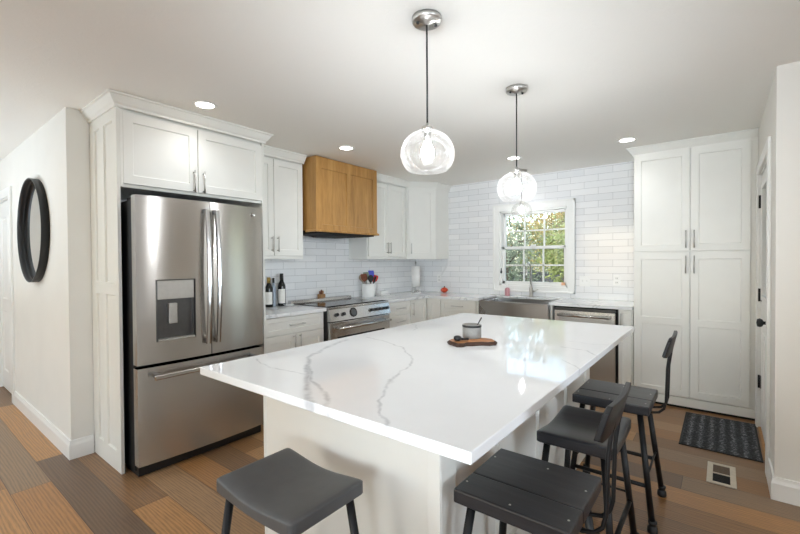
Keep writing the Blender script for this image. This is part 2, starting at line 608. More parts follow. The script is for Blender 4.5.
def build(name, mb, mats, parent=None, loc=None, bevel=0, seg=2):
    """link MB as one mesh object. Coordinates are world; the origin goes to loc (or the parent's base)."""
    me = bpy.data.meshes.new(name)
    base = wloc(parent) if parent is not None else V(loc if loc is not None else (0, 0, 0))
    bmesh.ops.translate(mb.bm, verts=mb.bm.verts, vec=-base)
    bmesh.ops.recalc_face_normals(mb.bm, faces=mb.bm.faces)
    mb.bm.to_mesh(me)
    mb.bm.free()
    for m in (mats if isinstance(mats, (list, tuple)) else [mats]):
        me.materials.append(m)
    o = bpy.data.objects.new(name, me)
    COL.objects.link(o)
    if parent is not None:
        o.parent = parent
    else:
        o.location = base
    if bevel:
        b = o.modifiers.new('bevel', 'BEVEL')
        b.width = bevel; b.segments = seg; b.limit_method = 'ANGLE'; b.angle_limit = math.radians(40)
    return o

def tag(o, label, cat, group=None):
    o['label'] = label
    o['category'] = cat
    if group: o['group'] = group
    return o

def thing(name, loc, label, cat, group=None):
    o = bpy.data.objects.new(name, None)
    o.empty_display_size = .1
    COL.objects.link(o)
    o.location = loc
    return tag(o, label, cat, group)

def struct(name, mb, m, parent=None, bevel=0, loc=(0, 0, 0)):
    o = build(name, mb, m, parent, loc, bevel)
    if parent is None:
        o['kind'] = 'structure'
    return o

def copy_tree(o, parent=None):
    c = o.copy()
    COL.objects.link(c)
    if parent is not None:
        c.parent = parent
    for ch in list(o.children):
        copy_tree(ch, c)
    return c

H = 2.455
CT, CB = .914, .882          # worktop top / underside

def handle(parent, p0, p1, out, r=.005, stand=.03, m=None):
    """bar pull from p0 to p1 standing off a face whose outward normal is out"""
    p0, p1, out = V(p0), V(p1), V(out)
    d = (p1 - p0).normalized()
    mb = MB()
    mb.tube([p0 + out * stand - d * .015, p1 + out * stand + d * .015], r, 10)
    for p in (p0, p1):
        mb.tube([p - out * .001, p + out * stand], r * .8, 8)
    return build('handle', mb, m or M['nickel'], parent)

# ------------------------------------------------------------------ room shell
struct('floor', MB().box(-4.6, 7.6, -9.1, .15, -.12, 0), M['floor'])
struct('ceiling', MB().box(-4.6, 7.6, -9.1, .15, H, H + .12), M['ceiling'])
struct('wall_left', MB().box(-.12, 0, -4.185, .15, 0, H), M['tile_y'])
# back wall with the window opening
WX0, WX1, WZ0, WZ1 = 1.38, 2.25, 1.045, 2.02
mb = MB()
mb.box(0, WX0, 0, .15, 0, H); mb.box(WX1, 4.05, 0, .15, 0, H)
mb.box(WX0, WX1, 0, .15, 0, WZ0); mb.box(WX0, WX1, 0, .15, WZ1, H)
struct('wall_back', mb, M['tile_x'])
# wall with the garden door
RX = 3.953
DY0, DY1, DZ = -1.64, -.74, 2.05
mb = MB()
mb.box(RX, RX + .13, DY1, -.0005, 0, H); mb.box(RX, RX + .13, -2.0, DY0, 0, H); mb.box(RX, RX + .13, DY0, DY1, DZ, H)
struct('wall_right', mb, M['wall'])
struct('wall_return', MB().box(RX + .13, 7.6, -2.0, -1.87, 0, H), M['wall'])
# wall with the mirror, running off to the hall, with the hall doorway
HX0, HX1, HZ = -2.62, -1.80, 2.04
mb = MB()
mb.box(HX1, .128, -4.315, -4.1815, 0, H); mb.box(-4.6, HX0, -4.315, -4.186, 0, H); mb.box(HX0, HX1, -4.315, -4.186, HZ, H)
struct('wall_hall', mb, M['wall'])
struct('wall_far', MB().box(-4.72, -4.6, -9.1, -4.186, 0, H), M['wall'])
struct('wall_side', MB().box(7.6, 7.72, -9.1, -1.87, 0, H), M['wall'])
mb = MB()
for a, b in ((-4.6, .2), (2.2, 4.0), (6.0, 7.6)):
    mb.box(a, b, -9.1, -8.98, 0, H)
for a, b in ((.2, 2.2), (4.0, 6.0)):
    mb.box(a, b, -9.1, -8.98, 0, .55); mb.box(a, b, -9.1, -8.98, 2.35, H)
struct('wall_front', mb, M['wall'])

# baseboards
BBP = [(0, 0), (.016, 0), (.016, .095), (.011, .112), (.009, .13), (0, .13)]
struct('baseboard_hall', MB().sweep([(HX1 + .09, -4.315), (.128, -4.315), (.128, -4.187)], BBP), M['trim'])
struct('baseboard_right', MB().sweep([(RX, DY0 - .087), (RX, -2.0), (7.5, -2.0)], BBP), M['trim'])

# kitchen window
def window():
    Y = 0
    w0 = MB()
    # picture-frame casing with a stepped outer edge
    O = (1.29, 2.34, .968, 2.105)
    for (x0, x1, z0, z1) in ((O[0], WX0, O[2], O[3]), (WX1, O[1], O[2], O[3]), (WX0, WX1, WZ1, O[3]), (WX0, WX1, O[2], WZ0)):
        w0.box(x0, x1, -.02, .0, z0, z1)
    for (x0, x1, z0, z1) in ((O[0], O[0] + .022, O[2], O[3]), (O[1] - .022, O[1], O[2], O[3]), (O[0], O[1], O[3] - .022, O[3]), (O[0], O[1], O[2], O[2] + .022)):
        w0.box(x0, x1, -.03, .0, z0, z1)
    root = struct('window_1', w0, M['trim'], bevel=.003)
    j = MB()
    for (x0, x1, z0, z1) in ((WX0, WX0 + .02, WZ0, WZ1), (WX1 - .02, WX1, WZ0, WZ1), (WX0, WX1, WZ1 - .02, WZ1), (WX0, WX1, WZ0, WZ0 + .02)):
        j.box(x0, x1, .0, .15, z0, z1)
    build('window_frame', j, M['trim'], root)
    def sash(name, y, z0, z1):
        x0, x1 = WX0 + .02, WX1 - .02
        s = MB()
        f = .034
        s.box(x0, x0 + f, y, y + .03, z0, z1); s.box(x1 - f, x1, y, y + .03, z0, z1)
        s.box(x0, x1, y, y + .03, z0, z0 + f); s.box(x0, x1, y, y + .03, z1 - f, z1)
        sh = build(name, s, M['trim'], root, bevel=.002)
        mu = MB()
        for k in (1, 2):
            xm = x0 + f + (x1 - x0 - 2 * f) * k / 3
            mu.box(xm - .009, xm + .009, y + .006, y + .024, z0 + f, z1 - f)
        zm = (z0 + z1) / 2
        mu.box(x0 + f, x1 - f, y + .006, y + .024, zm - .009, zm + .009)
        build('muntins', mu, M['trim'], sh)
        build('pane', MB().box(x0 + f, x1 - f, y + .013, y + .017, z0 + f, z1 - f), M['glass'], sh)
    sash('upper_sash', .075, 1.515, WZ1 - .02)
    sash('lower_sash', .04, WZ0 + .02, 1.555)
    build('sash_lock', MB().box(1.79, 1.85, .028, .045, 1.555, 1.575), M['trim'], root)
window()

# garden door at the right
def garden_door():
    cas = MB()
    cw = .08
    for (y0, y1, z0, z1) in ((DY1, DY1 + cw, 0, DZ + cw), (DY0 - cw, DY0, 0, DZ + cw), (DY0, DY1, DZ, DZ + cw)):
        cas.box(RX - .018, RX, y0, y1, z0, z1)
    struct('trim_1', cas, M['trim'], bevel=.004)
    x = RX + .012
    lf = MB()
    y0, y1 = DY0 + .012, DY1 - .012
    gy0, gy1, gz0, gz1 = y0 + .16, y1 - .16, 1.08, 1.92
    t = .042
    lf.box(x, x + t, y0, gy0, .02, DZ - .01); lf.box(x, x + t, gy1, y1, .02, DZ - .01)
    lf.box(x, x + t, gy0, gy1, .02, gz0); lf.box(x, x + t, gy0, gy1, gz1, DZ - .01)
    root = struct('door_1', lf, M['trim'], bevel=.002)
    mo = MB()
    for (a, b, c, d) in ((gy0 - .03, gy0 + .012, gz0 - .03, gz1 + .03), (gy1 - .012, gy1 + .03, gz0 - .03, gz1 + .03), (gy0, gy1, gz0 - .03, gz0 + .012), (gy0, gy1, gz1 - .012, gz1 + .03)):
        mo.box(x - .012, x + .02, a, b, c, d)
    build('lite_moulding', mo, M['trim'], root, bevel=.004)
    build('pane', MB().box(x + .018, x + .022, gy0, gy1, gz0, gz1), M['glass'], root)
    for a, b in ((gy0, (gy0 + gy1) / 2 - .04), ((gy0 + gy1) / 2 + .04, gy1)):
        build('door_panel', MB().shaker((x + .001, b, .22), (0, -1, 0), (-1, 0, 0), b - a, .58, .008, [(.03, b - a - .03)], [(.03, .55)], .006, .01), M['trim'], root)
    k = MB()
    ky = y0 + .065
    k.lathe([(0, 0), (.03, 0), (.032, -.008), (.012, -.012), (.011, -.035), (.024, -.042), (.029, -.055), (.024, -.068), (0, -.072)], (x, ky, .95), 20, True, 'X')
    build('knob', k, M['black'], root)
    d = MB().lathe([(0, 0), (.028, 0), (.028, -.01), (.015, -.012), (.015, -.024), (0, -.024)], (x, ky, 1.09), 20, True, 'X')
    build('deadbolt', d, M['black'], root)
    for z in (.38, 1.08, 1.83):
        h = MB().box(x - .004, x + .001, y1 - .03, y1 + .012, z - .05, z + .05)
        h.tube([(x - .012, y1 + .004, z - .052), (x - .012, y1 + .004, z + .052)], .008, 8)
        build('hinge', h, M['black'], root)
    jm = MB()
    jm.box(RX, RX + .13, DY0, DY0 + .01, 0, DZ); jm.box(RX, RX + .13, DY1 - .01, DY1, 0, DZ); jm.box(RX, RX + .13, DY0, DY1, DZ - .008, DZ)
    struct('trim_2', jm, M['trim'])
    struct('trim_3', MB().box(RX - .004, RX + .13, DY0 + .011, DY1 - .011, .0, .014), M['tan'], bevel=.004)
garden_door()

def hall_door():
    cas = MB()
    cw = .085
    for (x0, x1, z0, z1) in ((HX1, HX1 + cw, 0, HZ + cw), (HX0 - cw, HX0, 0, HZ + cw), (HX0, HX1, HZ, HZ + cw)):
        cas.box(x0, x1, -4.333, -4.315, z0, z1)
    struct('trim_4', cas, M['trim'], bevel=.003)
    w_ = HX1 - HX0 - .012
    lf = MB().shaker((HX0 + .006, -4.245, .012), (1, 0, 0), (0, -1, 0), w_, HZ - .02, .04, [(.11, w_ / 2 - .04), (w_ / 2 + .04, w_ - .11)], [(.2, .85), (.98, 1.85)], .008, .012)
    struct('door_2', lf, M['trim'])
    jm = MB()
    jm.box(HX1 - .005, HX1, -4.3149, -4.19, 0, HZ); jm.box(HX0, HX0 + .005, -4.3149, -4.19, 0, HZ); jm.box(HX0 + .006, HX1 - .006, -4.3149, -4.19, HZ - .005, HZ)
    struct('trim_5', jm, M['trim'])
hall_door()

# ------------------------------------------------------------------ cabinets
CROWN = [(0, 2.372), (.010, 2.372), (.012, 2.388), (.022, 2.398), (.036, 2.420), (.046, 2.438), (.056, 2.443), (.056, H - .001), (0, H - .001)]

def door_x(parent, x, y0, y1, z0, z1, name='door', st=.058, rows=None, m=None):
    """shaker front facing +X"""
    w_, h = y1 - y0, z1 - z0
    rr = rows or [(st, h - st)]
    return build(name, MB().shaker((x, y0, z0), (0, 1, 0), (1, 0, 0), w_, h, .02, [(st, w_ - st)], rr), m or M['cab'], parent)
def door_y(parent, y, x0, x1, z0, z1, name='door', st=.058, rows=None):
    """shaker front facing -Y"""
    w_, h = x1 - x0, z1 - z0
    rr = rows or [(st, h - st)]
    return build(name, MB().shaker((x0, y, z0), (1, 0, 0), (0, -1, 0), w_, h, .02, [(st, w_ - st)], rr), M['cab'], parent)

# cabinet around the refrigerator
t = thing('refrigerator_cabinet', (.35, -3.64, 0), 'tall white cabinet surround framing the refrigerator with two doors above it', 'cabinet')
build('side_panel', MB().shaker((.1285, -4.161, 0), (1, 0, 0), (0, -1, 0), .5265, 2.40, .02, [(.10, .20), (.285, .455)], [(.13, 1.16), (1.24, 2.30)], .012, .005), M['cabin'], t)
build('side_panel', MB().box(.002, .655, -3.12, -3.10, 0, 2.40), M['cabin'], t, bevel=.002)
build('cabinet_box', MB().box(.002, .635, -4.160, -3.121, 1.866, 2.40), M['cab'], t, bevel=.002)
for a in ((-4.160, -4.1435), (-3.122, -3.1205)):
    build('face_frame', MB().box(.6355, .655, a[0], a[1], 1.866, 2.40), M['cab'], t)
for y0, y1, hy in ((-4.143, -3.662, -3.695), (-3.656, -3.118 - .005, -3.625)):
    d = door_x(t, .6365, y0, y1, 1.888, 2.352)
    handle(d, (.6565, hy, 1.90), (.6565, hy, 2.03), (1, 0, 0))
build('crown_molding', MB().sweep([(.129, -4.181), (.657, -4.181), (.657, -3.10), (.36, -3.10)], CROWN), M['cab'], t)

# wall cabinet left of the hood
t = thing('wall_cabinet', (.16, -2.76, 1.4), 'white two-door wall cabinet between the refrigerator and the wooden hood', 'cabinet', 'white wall cabinets')
build('cabinet_box', MB().box(.002, .309, -3.098, -2.418, 1.40, 2.40), M['cab'], t, bevel=.002)
for y0, y1, hy in ((-3.09, -2.782, -2.812), (-2.776, -2.436, -2.746)):
    d = door_x(t, .31, y0, y1, 1.432, 2.36)
    handle(d, (.33, hy, 1.485), (.33, hy, 1.60), (1, 0, 0))
build('crown_molding', MB().sweep([(.33, -3.098), (.33, -2.419)], CROWN), M['cab'], t)
# wall cabinet right of the hood
t = thing('wall_cabinet', (.16, -1.06, 1.4), 'white two-door wall cabinet between the wooden hood and the corner cabinet', 'cabinet', 'white wall cabinets')
build('cabinet_box', MB().box(.002, .309, -1.452, -.665, 1.40, 2.40), M['cab'], t, bevel=.002)
for y0, y1, hy in ((-1.435, -1.073, -1.10), (-1.067, -.70, -1.04)):
    d = door_x(t, .31, y0, y1, 1.432, 2.36)
    handle(d, (.33, hy, 1.485), (.33, hy, 1.60), (1, 0, 0))
build('crown_molding', MB().sweep([(.33, -1.452), (.33, -.665)], CROWN), M['cab'], t)
# diagonal corner wall cabinet
A, B = V((.33, -.66)), V((.588, -.345))
t = thing('corner_cabinet', (.25, -.3, 1.4), 'white diagonal corner wall cabinet above the paper towel roll', 'cabinet')
build('cabinet_box', MB().prism([(.002, -.002), (.002, -.66), (.318, -.66), (A.x, A.y), (B.x, B.y), (B.x, -.002)], 'Z', 1.40, 2.40), M['cab'], t, bevel=.002)
u = (B - A).normalized(); nr = V((u.y, -u.x))
L_ = (B - A).length
d = build('door', MB().shaker((A.x + u.x * .02 + nr.x * .001, A.y + u.y * .02 + nr.y * .001, 1.432), (u.x, u.y, 0), (nr.x, nr.y, 0), L_ - .04, .928, .018, [(.055, L_ - .095)], [(.055, .873)]), M['cab'], t)
hp = A + u * .05 + nr * .019
handle(d, (hp.x, hp.y, 1.485), (hp.x, hp.y, 1.60), (nr.x, nr.y, 0))
build('crown_molding', MB().sweep([(A.x + u.x * .001, A.y + u.y * .001), (B.x, B.y), (B.x, -.003)], CROWN), M['cab'], t)

# range hood
t = thing('range_hood', (.24, -1.925, 1.68), 'stained wooden range hood box with two recessed panels above the range', 'range hood')
HY0, HY1 = -2.39, -1.457
build('hood_shell', MB().shaker((.465, HY0, 1.70), (0, 1, 0), (1, 0, 0), HY1 - HY0, .745, .02, [(.075, .435), (.490, .86)], [(.055, .63)], .010, .004), M['hood'], t)
mb = MB()
mb.box(.002, .464, HY0, HY0 + .02, 1.70, 2.445); mb.box(.002, .464, HY1 - .02, HY1, 1.70, 2.445); mb.box(.002, .464, HY0 + .02, HY1 - .02, 2.42, 2.445)
build('hood_side', mb, M['hood'], t)
mb = MB().sweep([(.334, HY0), (.485, HY0), (.485, HY1), (.335, HY1)], [(0, 1.678), (.016, 1.678), (.018, 1.69), (.006, 1.705), (0, 1.705)])
build('hood_lip', mb, M['hood'], t)
mb = MB().box(.02, .46, HY0 + .03, HY1 - .03, 1.665, 1.72)
mb.prism([(HY0 + .2, 1.665), (HY1 - .2, 1.665), (HY1 - .3, 1.645), (HY0 + .3, 1.645)], 'X', .08, .46)
build('hood_insert', mb, M['darkgap'], t)

# base cabinet left of the range
def toe(parent, mb):
    build('toe_kick', mb, M['cabin'], parent)
t = thing('base_cabinet', (.3, -2.75, 0), 'white base cabinet under the bottles, left of the range, with one drawer and two doors', 'cabinet', 'white base cabinets')
build('cabinet_box', MB().box(.002, .60, -3.095, -2.41, .10, CB - .001), M['cab'], t, bevel=.002)
toe(t, MB().box(.002, .54, -3.095, -2.41, 0, .10))
d = door_x(t, .601, -3.09, -2.425, .722, .874, 'drawer', .04)
handle(d, (.621, -2.83, .80), (.621, -2.685, .80), (1, 0, 0))
for y0, y1, hy in ((-3.09, -2.760, -2.79), (-2.754, -2.425, -2.724)):
    d = door_x(t, .601, y0, y1, .115, .712)
    handle(d, (.621, hy, .57), (.621, hy, .69), (1, 0, 0))
build('countertop', MB().box(.002, .645, -3.097, -2.405, CB, CT), M['quartz'], None, (.3, -2.75, CB), bevel=.003)
tag(bpy.data.objects['countertop'], 'short white quartz worktop left of the range under the bottles', 'worktop')

# drawers right of the range
t = thing('base_cabinet', (.3, -1.2, 0), 'narrow white base cabinet with a stack of drawers right of the range', 'cabinet', 'white base cabinets')
build('cabinet_box', MB().box(.002, .60, -1.463, -.99, .10, CB - .001), M['cab'], t, bevel=.002)
toe(t, MB().box(.002, .54, -1.463, -.99, 0, .10))
for z0, z1 in ((.722, .874), (.42, .712), (.115, .41)):
    d = door_x(t, .601, -1.45, -.995, z0, z1, 'drawer', .04)
    zc = z1 - .075
    handle(d, (.621, -1.275, zc), (.621, -1.135, zc), (1, 0, 0))
# inner corner cabinet
t = thing('corner_base_cabinet', (.3, -.35, 0), 'white L-shaped corner base cabinet under the paper towel roll, with two doors meeting', 'cabinet')
build('cabinet_box', MB().prism([(.002, -.002), (.002, -.988), (.60, -.988), (.60, -.59), (.832, -.59), (.832, -.002)], 'Z', .10, CB - .001), M['cab'], t)
toe(t, MB().prism([(.002, -.002), (.002, -.988), (.54, -.988), (.54, -.53), (.832, -.53), (.832, -.002)], 'Z', 0, .10))
d = door_x(t, .601, -.98, -.632, .115, .874)
handle(d, (.621, -.95, .70), (.621, -.95, .83), (1, 0, 0))
door_y(t, -.591, .628, .826, .115, .874)
# drawers left of the sink
t = thing('base_cabinet', (1.1, -.3, 0), 'white base cabinet with drawers between the corner and the sink', 'cabinet', 'white base cabinets')
build('cabinet_box', MB().box(.834, 1.385, -.59, -.002, .10, CB - .001), M['cab'], t, bevel=.002)
toe(t, MB().box(.834, 1.385, -.53, -.002, 0, .10))
for z0, z1 in ((.722, .874), (.42, .712), (.115, .41)):
    d = door_y(t, -.591, .842, 1.338, z0, z1, 'drawer', .04)
    handle(d, (1.02, -.611, z1 - .075), (1.16, -.611, z1 - .075), (0, -1, 0))
# sink cabinet (below the apron)
t = thing('sink_cabinet', (1.81, -.3, 0), 'white base cabinet below the steel apron sink', 'cabinet')
mb = MB().box(1.387, 2.262, -.59, -.002, .10, .64)
mb.box(1.387, 1.393, -.59, -.002, .64, CB - .001); mb.box(2.236, 2.262, -.60, -.002, .64, CB - .001)
build('cabinet_box', mb, M['cab'], t)
toe(t, MB().box(1.387, 2.262, -.53, -.002, 0, .10))
for x0, x1, hx in ((1.397, 1.822, 1.79), (1.828, 2.25, 1.86)):
    d = door_y(t, -.591, x0, x1, .115, .634)
    handle(d, (hx, -.611, .48), (hx, -.611, .60), (0, -1, 0))
# narrow cabinet right of the dishwasher
t = thing('base_cabinet', (2.97, -.3, 0), 'very narrow white base cabinet between the dishwasher and the tall pantry', 'cabinet', 'white base cabinets')
build('cabinet_box', MB().box(2.905, 3.032, -.59, -.002, .10, CB - .001), M['cab'], t, bevel=.002)
toe(t, MB().box(2.905, 3.032, -.53, -.002, 0, .10))
d = door_y(t, -.591, 2.918, 3.022, .115, .874, st=.028)
handle(d, (2.933, -.611, .70), (2.933, -.611, .83), (0, -1, 0))
# L-shaped worktop, with the sink cut-out
mb = MB()
mb.box(.002, .645, -1.466, -.64, CB, CT)
mb.box(.002, 1.392, -.64, -.002, CB, CT)
mb.box(1.392, 2.236, -.13, -.002, CB, CT)
mb.box(2.236, 3.033, -.64, -.002, CB, CT)
bmesh.ops.remove_doubles(mb.bm, verts=mb.bm.verts, dist=1e-5)
o = build('countertop', mb, M['quartz'], None, (1.5, -.3, CB))
tag(o, 'L-shaped white quartz worktop running from the range round the corner past the sink', 'worktop')

# farmhouse sink
t = thing('farmhouse_sink', (1.81, -.4, .66), 'stainless steel apron-front sink set under the window', 'sink')
sx0, sx1, sy0, sy1, zt = 1.395, 2.233, -.655, -.132, .892
mb = MB()
mb.box(sx0, sx1, sy0, sy0 + .03, .655, zt)
build('apron', mb, M['steel_h'], t, bevel=.008)
mb = MB()
mb.box(sx0, sx0 + .03, sy0 + .031, sy1, .66, zt); mb.box(sx1 - .03, sx1, sy0 + .031, sy1, .66, zt)
mb.box(sx0 + .03, sx1 - .03, sy1 - .03, sy1, .66, zt); mb.box(sx0 + .03, sx1 - .03, sy0 + .031, sy1 - .03, .66, .68)
build('basin', mb, M['steel_h'], t)
build('drain', MB().lathe([(0, .681), (.045, .681), (.045, .684), (.02, .683), (0, .683)], (1.81, -.38, 0), 20), M['chrome'], t)

# faucet
t = thing('faucet', (1.83, -.08, CT), 'tall steel pull-down kitchen faucet in front of the window', 'faucet')
mb = MB().lathe([(0, 0), (.03, 0), (.03, .012), (.022, .02), (.022, .11), (.015, .125), (.013, .16), (0, .16)], (1.83, -.08, CT), 20)
build('faucet_base', mb, M['nickel'], t)
mb = MB().tube([(1.83, -.08, CT + .15), (1.83, -.08, CT + .33), (1.83, -.095, CT + .39), (1.83, -.14, CT + .425), (1.83, -.19, CT + .42), (1.83, -.225, CT + .385), (1.83, -.23, CT + .34)], .010, 12)
build('spout', mb, M['nickel'], t)
mb = MB()
for k in range(28):
    z = CT + .17 + k * .007
    mb.lathe([(.0135, z - .002), (.0155, z), (.0135, z + .002)], (1.83, -.08, 0), 12)
build('spring', mb, M['nickel'], t)
mb = MB().lathe([(0, 0), (.013, 0), (.017, .03), (.015, .09), (0, .09)], (1.83, -.23, CT + .25), 14)
build('spray_head', mb, M['nickel'], t)
mb = MB().tube([(1.852, -.08, CT + .07), (1.88, -.08, CT + .075), (1.925, -.085, CT + .10)], [.011, .009, .006], 10)
build('lever', mb, M['nickel'], t)
mb = MB().tube([(1.83, -.08, CT + .30), (1.83, -.15, CT + .30), (1.83, -.215, CT + .30)], .005, 8)
build('docking_arm', mb, M['nickel'], t)

# dishwasher
t = thing('dishwasher', (2.585, -.3, 0), 'stainless steel dishwasher under the worktop, right of the sink', 'dishwasher')
build('body', MB().box(2.272, 2.895, -.58, -.01, .02, CB - .006), M['darkgap'], t)
mb = MB().box(2.285, 2.882, -.618, -.581, .115, .838)
build('door', mb, M['steel'], t, bevel=.006)
build('control_strip', MB().box(2.285, 2.882, -.612, -.581, .842, .862), M['dsteel'], t, bevel=.003)
mb = MB().tube([(2.33, -.655, .79), (2.84, -.655, .79)], .014, 14)
for x in (2.35, 2.82):
    mb.tube([(x, -.617, .79), (x, -.655, .79)], .009, 8)
build('handle', mb, M['chrome'], t)
build('toe_panel', MB().box(2.285, 2.882, -.55, -.53, .0, .10), M['black'], t)

# range
RY0, RY1 = -2.398, -1.472
t = thing('range', (.35, -1.92, 0), 'stainless steel electric range with front knobs below the wooden hood', 'range')
build('body', MB().box(.01, .64, RY0, RY1, .03, .895), M['dsteel'], t)
mb = MB().box(.01, .665, RY0, RY1, .896, .917)
build('cooktop_frame', mb, M['steel'], t, bevel=.004)
build('cooktop_glass', MB().box(.08, .60, RY0 + .03, RY1 - .03, .9175, .921), M['blackglass'], t)
mb = MB()
for y, x, r in ((-2.2, .2, .09), (-2.2, .46, .11), (-1.93, .33, .07), (-1.65, .2, .08), (-1.65, .46, .11)):
    mb.lathe([(r - .004, .9214), (r, .9214)], (x, y, 0), 32)
build('burner_ring', mb, M['dsteel'], t)
build('back_rail', MB().prism([(.012, .9175), (.075, .9175), (.06, .945), (.012, .952)], 'Y', RY0 + .005, RY1 - .005), M['steel'], t, bevel=.002)
mb = MB().prism([(.641, .775), (.700, .775), (.668, .895), (.641, .895)], 'Y', RY0, RY1)
build('control_panel', mb, M['steel'], t, bevel=.003)
pn = V((.12, 0, .032)).normalized()
def panel_pt(y, z, d=0):
    f = (z - .775) / .12
    return V((.700 - .032 * f, y, z)) + pn * d
for y in (-2.31, -2.215, -1.80, -1.725, -1.66, -1.595, -1.53):
    c = panel_pt(y, .838)
    k = MB().tube([c + pn * .0045, c + pn * .024, c + pn * .027], [.0185, .016, .012], 18)
    kn = build('knob', k, M['black'], t)
    build('bezel', MB().tube([c, c + pn * .004], .024, 22), M['chrome'], kn)
c = panel_pt(-2.07, .842)
k = MB().tube([c, c + pn * .008], .048, 28)
dsp = build('display', k, M['blackglass'], t)
k = MB().tube([c + pn * .008, c + pn * .010], .036, 28)
build('display_face', k, M['dsteel'], dsp)
mb = MB().box(.641, .685, RY0 + .004, RY1 - .004, .20, .765)
od = build('oven_door', mb, M['steel'], t, bevel=.006)
build('oven_window', MB().box(.6845, .6875, RY0 + .10, RY1 - .10, .34, .615), M['blackglass'], od)
mb = MB().tube([(.74, RY0 + .07, .705), (.74, RY1 - .05, .705)], .014, 14)
for y in (RY0 + .09, RY1 - .07):
    mb.tube([(.684, y, .705), (.74, y, .705)], .011, 8)
build('handle', mb, M['chrome'], od)
build('storage_drawer', MB().box(.641, .68, RY0 + .004, RY1 - .004, .06, .19), M['steel'], t, bevel=.005)

# refrigerator
FX = .841
FY0, FY1 = -4.137, -3.236
FS = -3.668
t = thing('refrigerator', (.4, -3.68, 0), 'large stainless steel French-door refrigerator with bottom freezer drawer', 'refrigerator')
build('body', MB().box(.04, .752, FY0 + .004, FY1 - .004, .03, 1.775), M['black'], t, bevel=.004)
build('hinge_cover', MB().box(.62, .80, FY0 + .02, FY0 + .09, 1.776, 1.80), M['black'], t, bevel=.004)
DPY0, DPY1, DPZ0, DPZ1, DPM = -4.022, -3.782, .856, 1.255, 1.13
mb = MB()
x0, x1, z0, z1 = .756, FX, .718, 1.80
mb.box(x0, x1, FY0, DPY0, z0, z1); mb.box(x0, x1, DPY1, FS - .003, z0, z1)
mb.box(x0, x1, DPY0, DPY1, z0, DPZ0); mb.box(x0, x1, DPY0, DPY1, DPZ1, z1)
bmesh.ops.remove_doubles(mb.bm, verts=mb.bm.verts, dist=1e-5)
bow(mb, -3.687, 4.8, FX - .01)
ld = build('door', mb, [M['steel']], t)
ld['label'] = 'left door with the water dispenser'
mb = MB().box(.758, .80, DPY0 + .001, DPY1 - .001, DPZ0, DPZ1)
build('dispenser_back', mb, M['dsteel'], ld)
mb = MB().box(.80, FX - .008, DPY0 + .003, DPY1 - .003, DPM, DPZ1 - .003)
for k in range(3):
    for yy in (DPY0 + .03, DPY1 - .045):
        mb.box(FX - .0085, FX - .0062, yy, yy + .014, 1.16 + k * .026, 1.165 + k * .026)
build('dispenser_controls', mb, M['nickel'], ld, bevel=.001)
mb = MB().box(.80, .826, DPY0 + .075, DPY0 + .13, .965, 1.10)
build('paddle', mb, M['nickel'], ld, bevel=.004)
build('drip_tray', MB().box(.80, FX + .003, DPY0 + .002, DPY1 - .002, DPZ0, DPZ0 + .014), M['nickel'], ld, bevel=.002)
mb = MB()
for a, b, c, d in ((DPY0 - .004, DPY0, DPZ0, DPZ1), (DPY1, DPY1 + .004, DPZ0, DPZ1), (DPY0 - .004, DPY1 + .004, DPZ1, DPZ1 + .004)):
    mb.box(FX - .016, FX - .001 if b < -3.9 and a < -3.9 else FX + .001, a, b, c, d)
build('dispenser_rim', mb, M['dsteel'], ld)
rd = build('door', bow(MB().box(x0, x1, FS + .003, FY1, z0, z1), -3.687, 4.8, FX - .01), M['steel'], t)
def fridge_handle(parent, y):
    mb = MB()
    pts = []
    n = 14
    for i in range(n + 1):
        f = i / n
        z = .80 + .94 * f
        pts.append((FX + .030 + .032 * math.sin(math.pi * f), y, z))
    prev = None
    for p in pts:
        q = [mb.v((p[0] + dx, p[1] + dy, p[2])) for dx, dy in ((-.010, -.013), (.010, -.013), (.014, 0), (.010, .013), (-.010, .013))]
        if prev:
            for i in range(5):
                mb.face([prev[i], prev[(i + 1) % 5], q[(i + 1) % 5], q[i]])
        else:
            mb.face(q[::-1])
        prev = q
    mb.face(prev)
    h = build('handle', mb, M['chrome'], parent)
    for z in (.80, 1.715):
        build('handle_mount', MB().box(FX - .012, FX + .035, y - .012, y + .012, z, z + .03), M['dsteel'], parent, bevel=.002)
    return h
fridge_handle(ld, -3.706)
fridge_handle(rd, -3.634)
fd = build('freezer_drawer', bow(MB().box(x0, x1, FY0, FY1, .075, .697), -3.687, 4.8, FX - .01), M['steel'], t)
mb = MB().box(FX + .045, FX + .062, FY0 + .07, FY1 - .07, .625, .655)
build('handle', mb, M['chrome'], fd, bevel=.006)
for y in (FY0 + .09, FY1 - .12):
    build('handle_mount', MB().box(FX - .018, FX + .046, y, y + .03, .628, .652), M['dsteel'], fd, bevel=.002)
build('kick_grille', MB().box(.60, .79, FY0 + .01, FY1 - .01, .005, .07), M['black'], t)
# round badge with its two initials
mb = MB().lathe([(0, 0), (.022, 0), (.022, .002), (.019, .003), (.0185, .002), (0, .002)], (FX - .0137, -3.325, 1.735), 28, True, 'X')
bd = build('badge', mb, M['chrome'], rd)
fc = bpy.data.curves.new('lettering', 'FONT')
fc.body = 'GE'; fc.size = .02; fc.extrude = .0004; fc.align_x = 'CENTER'; fc.align_y = 'CENTER'
fo = bpy.data.objects.new('tmp', fc)
COL.objects.link(fo)
me = bpy.data.meshes.new_from_object(fo.evaluated_get(bpy.context.evaluated_depsgraph_get()))
bpy.data.objects.remove(fo)
me.materials.append(M['dsteel'])
lo = bpy.data.objects.new('lettering', me)
COL.objects.link(lo)
lo.parent = bd
lo.location = V((FX - .0111, -3.325, 1.735)) - wloc(bd)
lo.rotation_euler = (math.pi / 2, 0, math.pi / 2)

